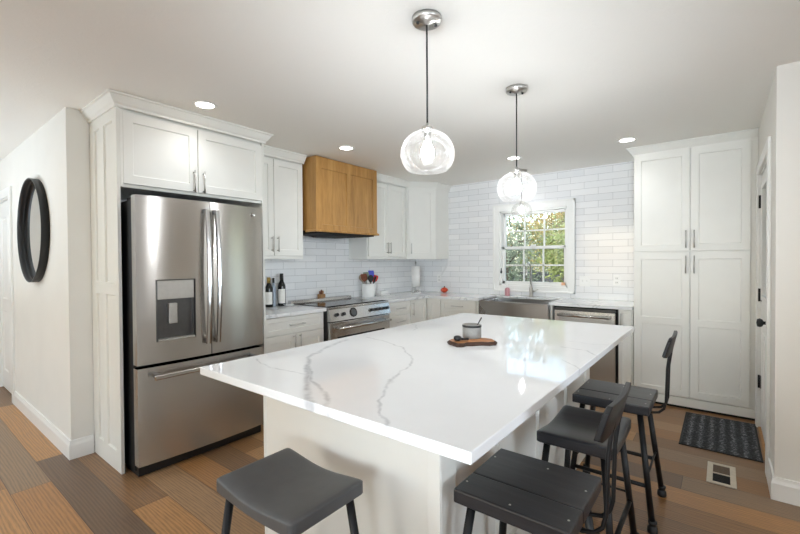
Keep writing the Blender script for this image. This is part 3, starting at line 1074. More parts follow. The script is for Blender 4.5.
# pantry
PX0, PX1, PY = 3.036, 3.952, -.571
t = thing('pantry_cabinet', (3.48, -.3, 0), 'tall white four-door pantry cabinet beside the garden door', 'cabinet')
build('cabinet_box', MB().box(PX0, PX1, PY, -.002, .10, 2.40), M['cab'], t, bevel=.002)
mb = MB().box(PX0, PX1, PY - .02, -.002, .022, .098)
build('toe_board', mb, M['cab'], t, bevel=.003)
build('toe_gap', MB().box(PX0 + .005, PX1 - .005, PY - .005, -.002, 0, .022), M['darkgap'], t)
for x0, x1, hx in ((PX0 + .004, 3.484, 3.456), (3.490, 3.905, 3.518)):
    d = door_y(t, PY - .001, x0, x1, 1.449, 2.374, st=.06)
    handle(d, (hx, PY - .021, 1.49), (hx, PY - .021, 1.62), (0, -1, 0))
    d = door_y(t, PY - .001, x0, x1, .106, 1.437, st=.06, rows=[(.065, .655), (.72, 1.27)])
    handle(d, (hx, PY - .021, 1.26), (hx, PY - .021, 1.39), (0, -1, 0))
build('crown_molding', MB().sweep([(PX0, -.003), (PX0, PY - .001), (PX1, PY - .001)], CROWN), M['cab'], t)

# ------------------------------------------------------------------ island
IX0, IX1, IY0, IY1 = 1.922, 3.244, -4.279, -1.953
BX0, BX1, BY0, BY1 = 1.945, 2.967, -3.98, -1.985
t = thing('island', (2.45, -2.98, 0), 'white panelled kitchen island base under the large veined quartz top', 'kitchen island')
build('body', MB().box(BX0 + .01, BX1 - .02, BY0 + .01, BY1 - .01, 0, CB - .001), M['cab'], t)
mb = MB().shaker((BX1 - .0195, BY0 + .002, .0), (0, 1, 0), (1, 0, 0), BY1 - BY0 - .004, CB - .002, .02,
                 [(.10, .46), (.56, .95), (1.05, 1.44), (1.54, 1.895)], [(.12, .80)], .016, .004)
build('side_panel', mb, M['cab'], t)
mb = MB().shaker((BX0 + .0195, BY1 - .002, 0), (0, -1, 0), (-1, 0, 0), BY1 - BY0 - .004, CB - .002, .02,
                 [(.08, .66), (.74, 1.26), (1.34, 1.91)], [(.12, .80)], .010, .006)
build('side_panel', mb, M['cab'], t)
build('end_panel', MB().box(BX0 + .012, BX1 - .054, BY0 + .004, BY0 + .0095, 0, CB - .002), M['cab'], t)
build('corner_post', MB().box(BX1 - .051, BX1 - .001, BY0 - .004, BY0 + .0095, 0, CB - .002), M['cab'], t, bevel=.002)
build('corner_post', MB().box(BX0 + .001, BX0 + .012, BY0 - .003, BY0 + .0095, 0, CB - .002), M['cab'], t, bevel=.002)
build('end_panel', MB().box(BX0 + .012, BX1 - .022, BY1 - .0095, BY1 - .002, 0, CB - .002), M['cab'], t)
o = build('island_countertop', MB().box(IX0, IX1, IY0, IY1, CB, CT), M['quartz_island'], None, (2.58, -3.1, CB), bevel=.003)
tag(o, 'large white quartz island worktop with grey veins', 'worktop')

# live edge board, mug, spoon, scoop
def blob(cx, cy, pts, z0, z1, shrink=.93):
    """irregular slab: outline pts around a centre, slanted bark edge"""
    mb = MB()
    lo_ = [mb.v((cx + x, cy + y, z0)) for x, y in pts]
    mi_ = [mb.v((cx + x * 1.03, cy + y * 1.03, z0 + (z1 - z0) * .5)) for x, y in pts]
    hi_ = [mb.v((cx + x * shrink, cy + y * shrink, z1)) for x, y in pts]
    n = len(pts)
    mb.mi = 1
    for a, b in ((lo_, mi_), (mi_, hi_)):
        for i in range(n):
            mb.face([a[i], a[(i + 1) % n], b[(i + 1) % n], b[i]])
    mb.mi = 0
    mb.face(hi_); mb.face(lo_[::-1])
    return mb
bc = (2.635, -3.128)
Rv = V((.788, .616)); Fv = V((-.616, .788))
outline = []
rr = random.Random(3)
shape = [(.125, 0), (.122, .04), (.09, .072), (.04, .088), (-.02, .084), (-.07, .07), (-.115, .045), (-.135, .01), (-.128, -.03), (-.115, -.058), (-.10, -.088), (-.062, -.092), (-.045, -.066), (.0, -.06), (.05, -.052), (.08, -.064), (.115, -.05), (.128, -.02)]
fine = []
for i in range(len(shape)):
    a, b = shape[i], shape[(i + 1) % len(shape)]
    for k in range(3):
        f = k / 3
        fine.append((a[0] * (1 - f) + b[0] * f + rr.uniform(-.002, .002), a[1] * (1 - f) + b[1] * f + rr.uniform(-.002, .002)))
outline = [(Rv.x * a + Fv.x * b, Rv.y * a + Fv.y * b) for a, b in fine]
o = build('serving_board', blob(bc[0], bc[1], outline, CT, CT + .02), [M['board'], M['bark']], None, (bc[0], bc[1], CT))
tag(o, 'live-edge wooden serving board on the island worktop', 'board')
mc = (2.596, -3.062)
bz = CT + .0202
t = thing('mug', (mc[0], mc[1], bz), 'grey stoneware pot with dark rim standing on the wooden board', 'pot')
build('pot', MB().lathe([(0, 0), (.050, 0), (.053, .004), (.053, .076), (.047, .076), (.047, .012), (0, .012)], (mc[0], mc[1], bz), 32), M['mug'], t)
build('rim_band', MB().lathe([(.0533, .062), (.0542, .063), (.0542, .073), (.0533, .074), (.0533, .062)], (mc[0], mc[1], bz), 32), M['black'], t)
mb = MB()
dr = V((Rv.x, Rv.y, 0))
b0 = V((mc[0], mc[1], bz + .014)); b1 = b0 + dr * .056 + V((0, 0, .10))
mb.tube([b0, b0.lerp(b1, .5), b1], [.004, .0035, .0045], 8)
o = build('spoon', mb, M['dsteel'], None, tuple(b0))
tag(o, 'small metal spoon leaning in the grey pot', 'spoon')
sp = V((bc[0], bc[1], 0)) + V((Rv.x, Rv.y, 0)) * -.085 + V((Fv.x, Fv.y, 0)) * -.022
mb = MB().lathe([(0, -.012), (.013, -.010), (.022, 0), (.021, .010), (.012, .016), (0, .018)], (sp.x, sp.y, bz + .0125), 18)
mb.tube([V((sp.x, sp.y, bz + .011)) + dr * .02, V((sp.x, sp.y, bz + .010)) + dr * .06], [.007, .005], 8)
o = build('scoop', mb, M['black'], None, (sp.x, sp.y, bz))
tag(o, 'small black scoop lying on the wooden board beside the pot', 'scoop')

# ------------------------------------------------------------------ stools
SEAT = .62
def stool_legs(t, tops, feet, zt, rungs=True):
    for (tx, ty), (fx, fy) in zip(tops, feet):
        lg = build('leg', MB().tube([(fx, fy, .02), (tx, ty, zt)], .0145, 12), M['blackmetal'], t)
        build('foot', MB().lathe([(0, 0), (.022, 0), (.024, .008), (.022, .03), (.0165, .034), (.0165, .042), (.020, .046), (.020, .058), (0, .058)], (fx, fy, 0), 16), M['black'], lg)
    def at(i, z):
        f = (z - .02) / (zt - .02)
        return V((feet[i][0] + (tops[i][0] - feet[i][0]) * f, feet[i][1] + (tops[i][1] - feet[i][1]) * f, z))
    for i, j in ((0, 1), (2, 3)):
        a, b = at(i, .215), at(j, .215)
        build('stretcher', MB().tube([a, b], .0105, 10), M['blackmetal'], t)
    for i, j in ((0, 2), (1, 3)):
        build('stretcher', MB().tube([at(i, .26), at(j, .26)], .0055, 8), M['blackmetal'], t)

def saddle_stool(label, mat):
    """wide axis along local X"""
    t = thing('saddle_stool', (0, 0, 0), label, 'stool', 'bar stools around the island')
    hx, hy, th = .2125, .155, .05
    nx, ny = 24, 14
    def dip(x):
        return -.020 * math.cos(math.pi * x / (2 * hx)) ** 1.5 if abs(x) < hx else 0
    mb = MB()
    r = .018
    def rnd(x, y):
        # rounded plan corners
        ax, ay = abs(x), abs(y)
        cx, cy = hx - r, hy - r
        if ax > cx and ay > cy:
            d = V((ax - cx, ay - cy)); m_ = max(d.x, d.y)
            if d.length > 1e-9:
                d = d * (m_ / d.length)
            return (math.copysign(cx + d.x, x), math.copysign(cy + d.y, y))
        return (x, y)
    xs = [-hx, -hx + .006] + [-hx + .018 + (2 * hx - .036) * i / nx for i in range(nx + 1)] + [hx - .006, hx]
    ys = [-hy, -hy + .006] + [-hy + .018 + (2 * hy - .036) * i / ny for i in range(ny + 1)] + [hy - .006, hy]
    top, bot = {}, {}
    for i, x in enumerate(xs):
        for j, y in enumerate(ys):
            X, Y_ = rnd(x, y)
            e = min(hx - abs(x), hy - abs(y))
            drop = .006 * (1 - min(1, e / .012)) ** 2
            top[i, j] = mb.v((X, Y_, SEAT + dip(x) - drop))
            bot[i, j] = mb.v((X, Y_, SEAT - th + dip(x) * .5 + drop))
    for i in range(len(xs) - 1):
        for j in range(len(ys) - 1):
            mb.face([top[i, j], top[i + 1, j], top[i + 1, j + 1], top[i, j + 1]], True)
            mb.face([bot[i, j], bot[i, j + 1], bot[i + 1, j + 1], bot[i + 1, j]], True)
    I, J = len(xs) - 1, len(ys) - 1
    for i in range(I):
        mb.face([top[i, 0], bot[i, 0], bot[i + 1, 0], top[i + 1, 0]], False)
        mb.face([top[i, J], top[i + 1, J], bot[i + 1, J], bot[i, J]], False)
    for j in range(J):
        mb.face([top[0, j], top[0, j + 1], bot[0, j + 1], bot[0, j]], False)
        mb.face([top[I, j], bot[I, j], bot[I, j + 1], top[I, j + 1]], False)
    build('seat', mb, mat, t)
    tops = [(-.175, -.115), (.175, -.115), (-.175, .115), (.175, .115)]
    feet = [(-.235, -.165), (.235, -.165), (-.235, .165), (.235, .165)]
    stool_legs(t, tops, feet, SEAT - th - .004)
    return t

def plank_stool(label):
    """backrest towards local +X"""
    t = thing('backed_stool', (0, 0, 0), label, 'stool', 'bar stools around the island')
    h, th = .186, .047
    mb = MB()
    n = 6
    for k, (y0, y1) in enumerate(((-h, -.055), (-.0535, h))):
        mb.box(-h, h, y0, y1, SEAT - th, SEAT)
    build('seat', mb, M['seat_plank'], t, bevel=.006, seg=3)
    mb = MB()
    for x, y in ((-.17, -.12), (-.17, .10), (.165, -.13), (.165, .06), (.0, -.16), (.02, .13)):
        mb.lathe([(0, 0), (.004, 0), (.003, .0012), (0, .0014)], (x, y, SEAT), 8)
    build('nail_heads', mb, M['nickel'], t)
    build('seat_frame', MB().box(-.15, .15, -.15, .15, SEAT - th - .012, SEAT - th - .001), M['blackmetal'], t)
    tops = [(-.14, -.14), (.14, -.14), (-.14, .14), (.14, .14)]
    feet = [(-.205, -.205), (.205, -.205), (-.205, .205), (.205, .205)]
    stool_legs(t, tops, feet, SEAT - th - .006)
    for y in (-.05, .05):
        z = SEAT - th - .018
        pts = [(.10, y, z), (.18, y, z), (.215, y, z + .008), (.238, y, z + .032), (.247, y, z + .07), (.252, y, .80), (.262, y, .88), (.276, y, .955)]
        build('back_rod', MB().tube(pts, .0065, 10), M['blackmetal'], t)
    # slightly bowed plate leaning back
    mb = MB()
    N = 12
    hw = .168
    fr, bk = [], []
    for i in range(N + 1):
        f = -1 + 2 * i / N
        y = hw * f
        bow = .012 * (1 - f * f)
        cut = .012 * max(0, abs(f) - .9) / .1
        row = []
        for z, x in ((.872 + cut, .250), (.976 - cut, .275)):
            row.append((mb.v((x + bow - .012 , y, z)), mb.v((x + bow + .004 - .0, y, z))))
        fr.append(row)
    for a, b in zip(fr[:-1], fr[1:]):
        mb.face([a[0][0], b[0][0], b[1][0], a[1][0]], True)
        mb.face([a[0][1], a[1][1], b[1][1], b[0][1]], True)
        mb.face([a[0][0], a[0][1], b[0][1], b[0][0]]); mb.face([a[1][0], b[1][0], b[1][1], a[1][1]])
    for q in (fr[0], fr[-1]):
        mb.face([q[0][0], q[1][0], q[1][1], q[0][1]])
    build('backrest', mb, M['blackmetal'], t, bevel=.003)
    return t

t = saddle_stool('charcoal saddle-seat stool at the near end of the island, by the refrigerator side', M['seat_grey'])
t.location = (2.535, -4.272, 0)
t = saddle_stool('black saddle-seat stool between the two stools with backrests', M['seat_dark'])
t.location = (3.222, -3.15, 0); t.rotation_euler = (0, 0, math.pi / 2)
t = plank_stool('black plank-seat stool with backrest at the near right corner of the island')
t.location = (3.202, -3.795, 0)
t2 = copy_tree(t)
t2.location = (3.238, -2.555, 0)
t2['label'] = 'black plank-seat stool with backrest farthest along the island, near the pantry'

# ------------------------------------------------------------------ pendants and ceiling lights
def pendant(x, y, ztop, label, bulb='bulb'):
    t = thing('pendant_lamp', (x, y, H), label, 'pendant lamp', 'seeded glass pendants')
    build('canopy', MB().lathe([(0, 0), (.066, 0), (.066, -.018), (.062, -.024), (.02, -.026), (.012, -.034), (0, -.034)], (x, y, H), 32), M['nickel'], t)
    for a in (.9, .9 + math.pi):
        build('screw', MB().lathe([(0, -.022), (.006, -.024), (.007, -.032), (0, -.035)], (x + .042 * math.cos(a), y + .042 * math.sin(a), H), 12), M['black'], t)
    build('cord', MB().tube([(x, y, H - .03), (x, y, ztop + .02)], .0042, 8), M['black'], t)
    build('socket_cap', MB().lathe([(0, .034), (.007, .034), (.009, .022), (.022, .02), (.025, .016), (.025, -.008), (0, -.008)], (x, y, ztop), 24), M['nickel'], t)
    prof = []
    R, hgt = .1215, .186
    for i in range(19):
        f = i / 18
        ang = math.radians(12 + 124 * f)
        prof.append((R * math.sin(ang) ** .92, -(math.cos(math.radians(12)) - math.cos(ang)) * .1045))
    outer = [(.022, 0)] + prof
    build('shade', MB().lathe(outer, (x, y, ztop), 40), M['globe'], t)
    build('bulb_socket', MB().lathe([(0, -.009), (.016, -.009), (.016, -.045), (0, -.045)], (x, y, ztop), 16), M['nickel'], t)
    b = build('bulb', MB().lathe([(0, -.047), (.014, -.048), (.018, -.062), (.028, -.085), (.030, -.10), (.024, -.122), (.012, -.132), (0, -.134)], (x, y, ztop), 20), M[bulb], t)
    return t
pendant(2.672, -3.612, 1.952, 'nearest clear seeded-glass globe pendant hanging over the island')
pendant(2.690, -2.638, 1.928, 'second seeded-glass globe pendant over the island, nearer the window')
pendant(1.812, -.33, 2.07, 'small-looking glass pendant hanging close before the window above the sink', 'bulb_dim')

CAN_W = 1.0
def can(x, y, label):
    t = thing('ceiling_light', (x, y, H), label, 'ceiling light', 'recessed ceiling lights')
    build('trim_ring', MB().lathe([(.058, 0), (.080, 0), (.080, -.004), (.062, -.007), (.058, -.002)], (x, y, H), 32), M['trim'], t)
    build('lens', MB().lathe([(0, -.003), (.058, -.003)], (x, y, H), 32), M['candisc'], t)
    l = lamp('downlight', 'AREA', (0, 0, -.012), None, CAN_W, WARM, shape='DISK', size=.11, spread=math.radians(125))
    l.parent = t
    return t
can(.91, -3.73, 'round recessed ceiling light in front of the refrigerator cabinet')
can(.89, -2.36, 'round recessed ceiling light in front of the wooden hood')
can(1.98, -.97, 'round recessed ceiling light behind the second pendant cord')
can(3.035, -.94, 'round recessed ceiling light just left of the tall pantry')
# unseen downlights added over the living area behind the camera for even fill
for x, y in ((1.0, -5.6), (3.2, -6.3), (5.6, -4.6), (5.6, -6.8), (1.0, -7.5), (-2.6, -6.0)):
    lamp('downlight', 'AREA', (x, y, H - .012), None, CAN_W * 2, WARM, shape='DISK', size=.3)

# ------------------------------------------------------------------ mirror on the hall wall
t = thing('round_mirror', (-.72, -4.315, 1.645), 'round wall mirror in a deep black band frame on the hall wall', 'mirror')
mx, mz, mr = -.755, 1.642, .425
mb = MB().lathe([(mr, -.054), (mr, -.001), (mr - .009, -.001), (mr - .009, -.054), (mr, -.054)], (mx, -4.315, mz), 64, True, 'Y')
build('frame', mb, M['black'], t)
mb = MB().lathe([(0, -.012), (mr - .009, -.012), (mr - .009, -.001), (0, -.001)], (mx, -4.315, mz), 64, False, 'Y')
build('glass', mb, M['mirror'], t)

# ------------------------------------------------------------------ floor pieces
mb = MB().box(3.478, 3.925, -1.475, -.70, .0005, .009)
t = thing('doormat', (3.69, -1.09, 0), 'dark grey ribbed doormat in front of the pantry and garden door', 'mat')
build('mat_pile', mb, M['rug'], t, bevel=.003)
mb = MB()
for a in ((3.465, 3.4775, -1.488, -.687), (3.9255, 3.938, -1.488, -.687), (3.4775, 3.9255, -1.488, -1.4755), (3.4775, 3.9255, -.6995, -.687)):
    mb.box(a[0], a[1], a[2], a[3], .0005, .007)
build('mat_border', mb, M['rugedge'], t)
t = thing('floor_vent', (3.715, -1.85, 0), 'beige metal floor vent set in the planks near the doormat', 'vent')
mb = MB()
vx0, vx1, vy0, vy1 = 3.642, 3.788, -2.01, -1.69
for a in ((vx0, vx0 + .03, vy0, vy1), (vx1 - .03, vx1, vy0, vy1), (vx0 + .03, vx1 - .03, vy0, vy0 + .03), (vx0 + .03, vx1 - .03, vy1 - .03, vy1), (vx0 + .03, vx1 - .03, -1.856, -1.844)):
    mb.box(a[0], a[1], a[2], a[3], .0005, .006)
build('vent_frame', mb, M['vent'], t, bevel=.002)
build('vent_well', MB().box(vx0 + .03, vx1 - .03, vy0 + .03, vy1 - .03, .0004, .001), M['darkgap'], t)
mb = MB()
for k in range(11):
    y = -1.842 + k * .0112
    mb.box(vx0 + .03, vx1 - .03, y, y + .006, .001, .0045)
build('vent_louvers', mb, M['ventwood'], t)
mb = MB()
for k in range(11):
    y = -1.977 + k * .0112
    mb.box(vx0 + .03, vx1 - .03, y, y + .0035, .001, .0035)
build('vent_louvers', mb, M['black'], t)

# ------------------------------------------------------------------ things on the worktops
def bottle(x, y, h, r, name, label, body, cap, capm, lab=True):
    z = CT + .0004
    t = thing(name, (x, y, z), label, 'bottle', 'bottles left of the range')
    hs = h * .60
    build('glass', MB().lathe([(0, 0), (r * .9, 0), (r, .006), (r, hs), (r * .92, hs + .02), (r * .5, hs + .055), (r * .36, hs + .075), (r * .36, h - .02), (r * .42, h - .018), (r * .42, h), (0, h)], (x, y, z), 24), body, t)
    build('cap', MB().lathe([(r * .44, -cap), (r * .46, -cap), (r * .46, .002), (0, .002)], (x, y, z + h), 20), capm, t)
    if lab:
        mb = MB()
        seg = 14
        a0 = math.atan2(C0.y - y, C0.x - x)
        pr = None
        for i in range(seg + 1):
            a = a0 - 1.0 + 2.0 * i / seg
            q = [mb.v((x + (r + .0006) * math.cos(a), y + (r + .0006) * math.sin(a), z + zz)) for zz in (.03, hs - .025)]
            if pr:
                mb.face([pr[0], q[0], q[1], pr[1]], True)
            pr = q
        build('paper_label', mb, M['label'], t)
    return t
C0 = V((3.71, -5.14))
bottle(.10, -2.69, .30, .040, 'wine_bottle', 'dark wine bottle with gold foil neck and tall white label, nearest the refrigerator', M['bottle'], .055, M['gold'])
bottle(.065, -2.61, .29, .026, 'oil_bottle', 'slim clear grey glass bottle with black stopper between two dark bottles', M['clearbottle'], .05, M['black'], False)
bottle(.10, -2.535, .335, .041, 'wine_bottle', 'dark wine bottle with black neck and white label, nearest the range', M['bottle'], .07, M['black'])
mb = MB().lathe([(0, 0), (.03, 0), (.055, .008), (.062, .016), (.058, .017), (.03, .008), (0, .006)], (.17, -2.50, CT + .0004), 24, squash=(1, .8))
o = build('spoon_rest', mb, M['ceramic'], None, (.17, -2.50, CT))
tag(o, 'small white dish on the worktop between the bottles and the range', 'dish')
# little wooden basket on the range's back rail
t = thing('jar_caddy', (.043, -1.945, .951), 'small wooden caddy of shakers standing on the back rail of the range', 'caddy')
build('caddy_box', MB().box(.018, .068, -1.985, -1.905, .9505, .995), M['tan'], t, bevel=.003)
for k, (y, hh, m_) in enumerate(((-1.968, 1.03, M['brownw']), (-1.945, 1.045, M['brownw']), (-1.922, 1.035, M['tan']))):
    build('shaker', MB().lathe([(0, .0), (.009, .0), (.010, hh - .9955 - .008), (.006, hh - .9955), (0, hh - .9955)], (.043, y, .9955), 12), m_, t)
# utensil crock
cx, cy = .135, -1.235
t = thing('utensil_crock', (cx, cy, CT), 'white ceramic crock holding cooking utensils beside the range', 'crock')
build('crock', MB().lathe([(0, .0005), (.078, .0005), (.082, .005), (.088, .172), (.083, .174), (.076, .02), (0, .015)], (cx, cy, CT), 32), M['ceramic'], t)
def utensil(name, dx, dy, h, lean, m1, m2, kind, label):
    """stands in the crock; lean=(x,y) offset of the head relative to the foot"""
    b0 = V((cx + dx, cy + dy, CT + .022))
    b1 = V((cx + dx + lean[0], cy + dy + lean[1], CT + h))
    d = (b1 - b0).normalized()
    t = thing(name, tuple(b0), label, 'utensil', 'utensils in the crock')
    build('shaft', MB().tube([b0, b0.lerp(b1, .65)], .005, 8), m1, t)
    c = b0.lerp(b1, .64)
    L = (b1 - c).length
    side = V((.788, .616, 0))   # heads turned towards the room
    side = (side - d * side.dot(d)).normalized()
    nn = d.cross(side)
    mb = MB()
    prof = {'spatula': [.008, .034, .040, .040, .034], 'spoon': [.010, .028, .040, .036, .014], 'handle': [.008, .010, .011, .011, .008], 'whisk': [.006, .018, .024, .020, .006]}[kind]
    th = .006 if kind != 'handle' else .009
    prev = None
    for i, pw in enumerate(prof):
        p = c + d * (L * i / (len(prof) - 1))
        q = [mb.v(p + side * a * pw + nn * b * th) for a, b in ((-1, -.5), (1, -.5), (1, .5), (-1, .5))]
        if prev:
            for k in range(4):
                mb.face([prev[k], prev[(k + 1) % 4], q[(k + 1) % 4], q[k]])
        else:
            mb.face(q[::-1])
        prev = q
    mb.face(prev)
    build('head', mb, m2, t, bevel=.002)
utensil('spoon', -.05, .01, .29, (-.01, -.085), M['greywood'], M['greywood'], 'spoon', 'weathered wooden spoon leaning left out of the crock')
utensil('spatula', .0, -.03, .30, (-.01, -.05), M['brownw'], M['brownw'], 'spatula', 'dark reddish-brown spatula left of centre in the crock')
utensil('ladle', .03, -.01, .285, (.03, -.01), M['black'], M['black'], 'spoon', 'black ladle at the front of the crock')
utensil('turner', -.02, .0, .32, (-.015, -.01), M['sage'], M['sage'], 'spatula', 'sage green turner at the back of the crock')
utensil('spatula', .01, .02, .34, (.0, .02), M['nickel'], M['blue'], 'spatula', 'bright blue spatula standing tallest in the crock')
utensil('spatula', .02, -.005, .28, (.03, .09), M['nickel'], M['red'], 'spatula', 'red spatula leaning right in the crock')
utensil('tongs', .058, -.05, .262, (.0, .13), M['black'], M['black'], 'handle', 'black handled tool leaning far right out of the crock')
utensil('spoon', -.005, .03, .30, (-.005, .05), M['tan'], M['tan'], 'spoon', 'tan wooden spoon behind the red spatula in the crock')
# white butter dish
t = thing('butter_dish', (.12, -.93, CT), 'white lidded butter dish on the worktop right of the crock', 'dish')
build('dish', MB().box(.075, .165, -1.02, -.84, CT + .0004, CT + .018), M['ceramic'], t, bevel=.004)
build('lid', MB().box(.085, .155, -1.01, -.85, CT + .0185, CT + .062), M['ceramic'], t, bevel=.008, seg=3)
# paper towel
px, py = .255, -.36
t = thing('paper_towel_holder', (px, py, CT), 'paper towel roll on a white wire stand in the worktop corner', 'paper towel holder')
mb = MB()
for k in range(3):
    a0 = k * 2 * math.pi / 3
    pts = [(px + .052 * math.cos(a0) + .034 * math.cos(b) * math.cos(a0 + 1.57), py + .052 * math.sin(a0) + .034 * math.cos(b) * math.sin(a0 + 1.57), CT + .045 + .036 * math.sin(b)) for b in [2 * math.pi * i / 20 for i in range(21)]]
    mb.tube(pts, .004, 6, cap=False)
mb.lathe([(.07, .0005), (.076, .0005), (.076, .008), (.07, .008), (.07, .0005)], (px, py, CT), 32)
for k in range(3):
    a0 = k * 2 * math.pi / 3 + .5
    mb.tube([(px, py, CT + .085), (px + .04 * math.cos(a0), py + .04 * math.sin(a0), CT + .045), (px + .073 * math.cos(a0), py + .073 * math.sin(a0), CT + .006)], .004, 6)
build('wire_base', mb, M['ceramic'], t)
build('rod', MB().tube([(px, py, CT + .08), (px, py, CT + .425)], .006, 10).lathe([(0, 0), (.012, .005), (.015, .018), (.008, .03), (0, .032)], (px, py, CT + .42), 14), M['nickel'], t)
build('towel_roll', MB().lathe([(.02, .092), (.060, .092), (.060, .385), (.02, .385), (.02, .092)], (px, py, CT), 36), M['paper'], t)
# orange pumpkin
qx, qy = .57, -.10
t = thing('pumpkin', (qx, qy, CT), 'small red-orange pumpkin ornament on the worktop near the corner outlet', 'ornament')
mb = MB()
seg, lat = 40, 14
rows_ = []
for j in range(1, lat):
    th_ = math.pi * j / lat
    rows_.append([mb.v((qx + .052 * math.sin(th_) * (1 + .06 * math.cos(8 * (2 * math.pi * k / seg))) * math.cos(2 * math.pi * k / seg), qy + .052 * math.sin(th_) * (1 + .06 * math.cos(8 * (2 * math.pi * k / seg))) * math.sin(2 * math.pi * k / seg), CT + .040 - .0395 * math.cos(th_) * (1 - .15 * math.sin(th_)))) for k in range(seg)])
for a, b in zip(rows_[:-1], rows_[1:]):
    for k in range(seg):
        mb.face([a[k], a[(k + 1) % seg], b[(k + 1) % seg], b[k]], True)
mb.face(rows_[0][::-1], True); mb.face(rows_[-1], True)
build('body', mb, M['orange'], t)
build('stem', MB().tube([(qx, qy, CT + .075), (qx + .003, qy, CT + .088), (qx + .008, qy, CT + .095)], [.008, .006, .007], 8), M['stem'], t)
# soap bottle
t = thing('soap_bottle', (1.52, -.085, CT), 'pink soap bottle with white pump left of the faucet', 'bottle')
build('bottle', MB().lathe([(0, .0005), (.030, .0005), (.032, .006), (.032, .085), (.024, .10), (.012, .106), (0, .106)], (1.52, -.085, CT), 24), M['pink'], t)
build('pump', MB().lathe([(0, .106), (.013, .106), (.013, .122), (.005, .124), (.005, .145), (0, .145)], (1.52, -.085, CT), 14).tube([(1.52, -.085, CT + .145), (1.52, -.118, CT + .143)], .005, 8), M['white'], t)

# plates on the tile
def outlet(x, z, w_, h, label, kind, name):
    t = thing(name, (x, 0, z), label, 'outlet' if kind == 'outlet' else 'switch', 'white wall plates')
    build('plate', MB().box(x - w_ / 2, x + w_ / 2, -.006, -.0008, z - h / 2, z + h / 2), M['white'], t, bevel=.002)
    if kind == 'outlet':
        for dz in (-.024, .024):
            r = build('receptacle', MB().box(x - .017, x + .017, -.0085, -.006, z + dz - .016, z + dz + .016), M['ceramic'], t, bevel=.003)
            mb = MB()
            for dx in (-.007, .007):
                mb.box(x + dx - .0015, x + dx + .0015, -.0092, -.0085, z + dz - .006, z + dz + .006)
            build('slot', mb, M['darkgap'], r)
    else:
        for dx in (-.023, .023):
            build('toggle', MB().box(x + dx - .005, x + dx + .005, -.016, -.006, z - .004, z + .014), M['ceramic'], t)
outlet(2.445, 1.122, .116, .118, 'white double switch plate on the tile just right of the window', 'switch', 'switch_plate')
outlet(2.785, 1.14, .072, .118, 'white outlet on the tile close to the tall pantry', 'outlet', 'outlet')
outlet(.425, 1.115, .072, .118, 'white outlet on the tile under the corner cabinet', 'outlet', 'outlet')
mb = MB().tube([(.585, -.01, 1.40), (.575, -.008, 1.34), (.545, -.008, 1.27), (.50, -.008, 1.20), (.44, -.010, 1.14)], .004, 6)
o = build('power_cord', mb, M['white'], None, (.5, -.008, 1.2))
tag(o, 'thin white cord running from the corner cabinet down to the outlet', 'cord')
t = thing('dish_brush', (1.43, -.03, 1.05), 'slim white brush with a black tip hanging on the left window casing', 'brush')
build('brush_handle', MB().box(1.402, 1.424, -.034, -.0205, 1.05, 1.20), M['ceramic'], t, bevel=.004)
build('brush_tip', MB().lathe([(0, 0), (.010, .004), (.013, .02), (.008, .04), (.004, .07), (0, .075)], (1.413, -.033, 1.20), 12), M['black'], t)
t = build('note', MB().box(2.175, 2.215, .006, .026, 1.0655, 1.10), M['peach'], None, (2.195, .016, 1.0655), bevel=.002)
tag(t, 'tiny peach coloured block on the right end of the window sill', 'ornament')

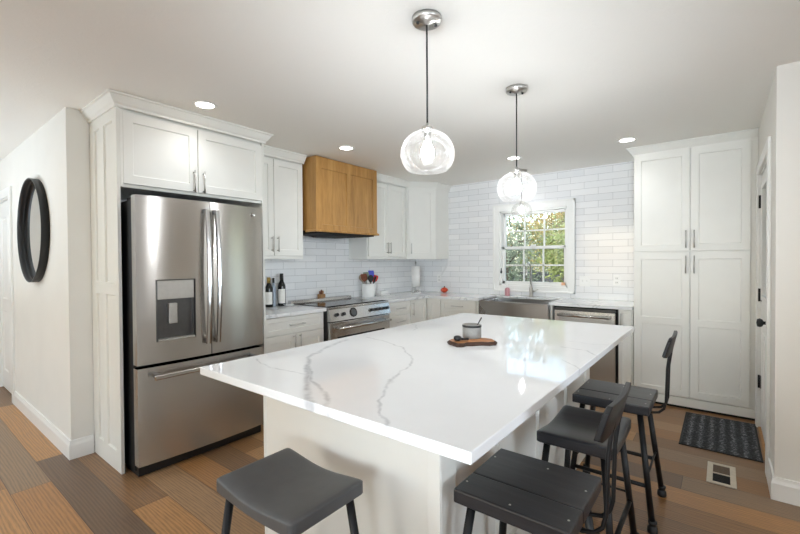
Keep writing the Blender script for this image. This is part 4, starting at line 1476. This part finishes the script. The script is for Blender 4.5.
# ------------------------------------------------------------------ outdoors
struct('ground', MB().box(-40, 40, -30, 60, -.62, -.5), M['lawn'])
LEAVES = [m_leaf('olive_leaves', (104, 108, 62), (156, 150, 92)), m_leaf('green_leaves', (66, 84, 52), (116, 132, 84)), m_leaf('golden_leaves', (142, 122, 74), (196, 176, 116)), m_leaf('grey_green_leaves', (106, 116, 96), (156, 166, 142)), m_leaf('bright_green_leaves', (104, 116, 62), (162, 170, 106))]
def tree(x, y, h, spread, leaf, n, label, low=.6, size=.10):
    t = thing('tree', (x, y, -.5), label, 'tree', 'trees outside the window')
    rd_ = random.Random(int(x * 100 + y * 10))
    mb = MB()
    mb.tube([(x, y, -.5), (x + .04, y, h * .4), (x, y + .05, h * .8)], [.09, .06, .03], 8)
    tips = []
    for k in range(11):
        a = rd_.uniform(0, 6.28)
        z0 = rd_.uniform(.2, .75) * h
        r = spread * rd_.uniform(.5, 1)
        e = V((x + r * math.cos(a), y + r * math.sin(a), z0 + rd_.uniform(.2, .8)))
        mid = V((x, y, z0)).lerp(e, .5) + V((0, 0, .1))
        mb.tube([(x, y, z0), mid, e], [.03, .02, .008], 6)
        tips += [mid, e]
    build('trunk', mb, M['bark2'], t)
    mb = MB()
    for k in range(n):
        if rd_.random() < .55:
            c = rd_.choice(tips)
            p = c + V((rd_.gauss(0, .28), rd_.gauss(0, .28), rd_.gauss(0, .25)))
        else:
            a = rd_.uniform(0, 6.28)
            r = spread * math.sqrt(rd_.random())
            p = V((x + r * math.cos(a), y + r * math.sin(a), low + (h - low) * rd_.random() * (1.1 - .45 * r / spread)))
        u_ = V((rd_.gauss(0, 1), rd_.gauss(0, 1), rd_.gauss(0, 1))).normalized()
        w_ = u_.orthogonal().normalized()
        s_ = size * rd_.uniform(.5, 1.2)
        mb.face([mb.v(p - u_ * s_), mb.v(p + w_ * s_ * .5), mb.v(p + u_ * s_), mb.v(p - w_ * s_ * .5)])
    build('foliage', mb, leaf, t)
tree(-1.0, 5.6, 2.5, .9, LEAVES[3], 4200, 'grey-green tree outside at the left of the window', .3, .05)
tree(1.02, 4.6, 1.9, .42, LEAVES[4], 2600, 'bright green leafy tree outside at the right of the window', .3, .05)
tree(-.3, 9.0, 3.1, .9, LEAVES[0], 3000, 'olive coloured tree outside behind the middle of the window', .4, .06)
tree(-3.5, 8.8, 3.3, 1.3, LEAVES[2], 3600, 'golden autumn tree farther off behind the left panes', .3, .06)
tree(-1.4, 12.0, 4.9, 1.6, LEAVES[2], 4200, 'tall thin golden tree showing through the upper panes', .6, .07)
tree(2.9, 10.5, 3.6, 1.3, LEAVES[1], 3000, 'dark green tree outside beyond the bright green one', .2, .07)
tree(-5.4, 12.5, 4.0, 1.8, LEAVES[1], 3400, 'broad green tree far off at the left edge of the window', .2, .07)
tree(-3.6, 18.5, 3.6, 2.2, LEAVES[0], 3600, 'distant olive tree filling in behind the lower panes', .0, .08)

tree(-6.0, 25.0, 8.8, 3.4, LEAVES[3], 7000, 'tall grey-green tree far off, rising above the golden ones in the upper panes', 1.2, .13)
# board fence beyond the garden
t = thing('fence', (-1.2, 7.0, -.5), 'dark grey board fence seen low through the window behind the trees', 'fence')
mb = MB()
for k in range(52):
    x = -4.4 + k * .13
    mb.box(x, x + .122, 7.0, 7.02, -.5, 1.02 + .01 * (k % 3))
build('boards', mb, M['fence'], t)
for k in range(4):
    build('post', MB().box(-4.4 + k * 2.2, -4.3 + k * 2.2, 7.025, 7.12, -.5, 1.08), M['fence'], t)
for z in (-.1, .75):
    build('rail', MB().box(-4.4, 2.3, 7.021, 7.0245, z, z + .09), M['fence'], t)
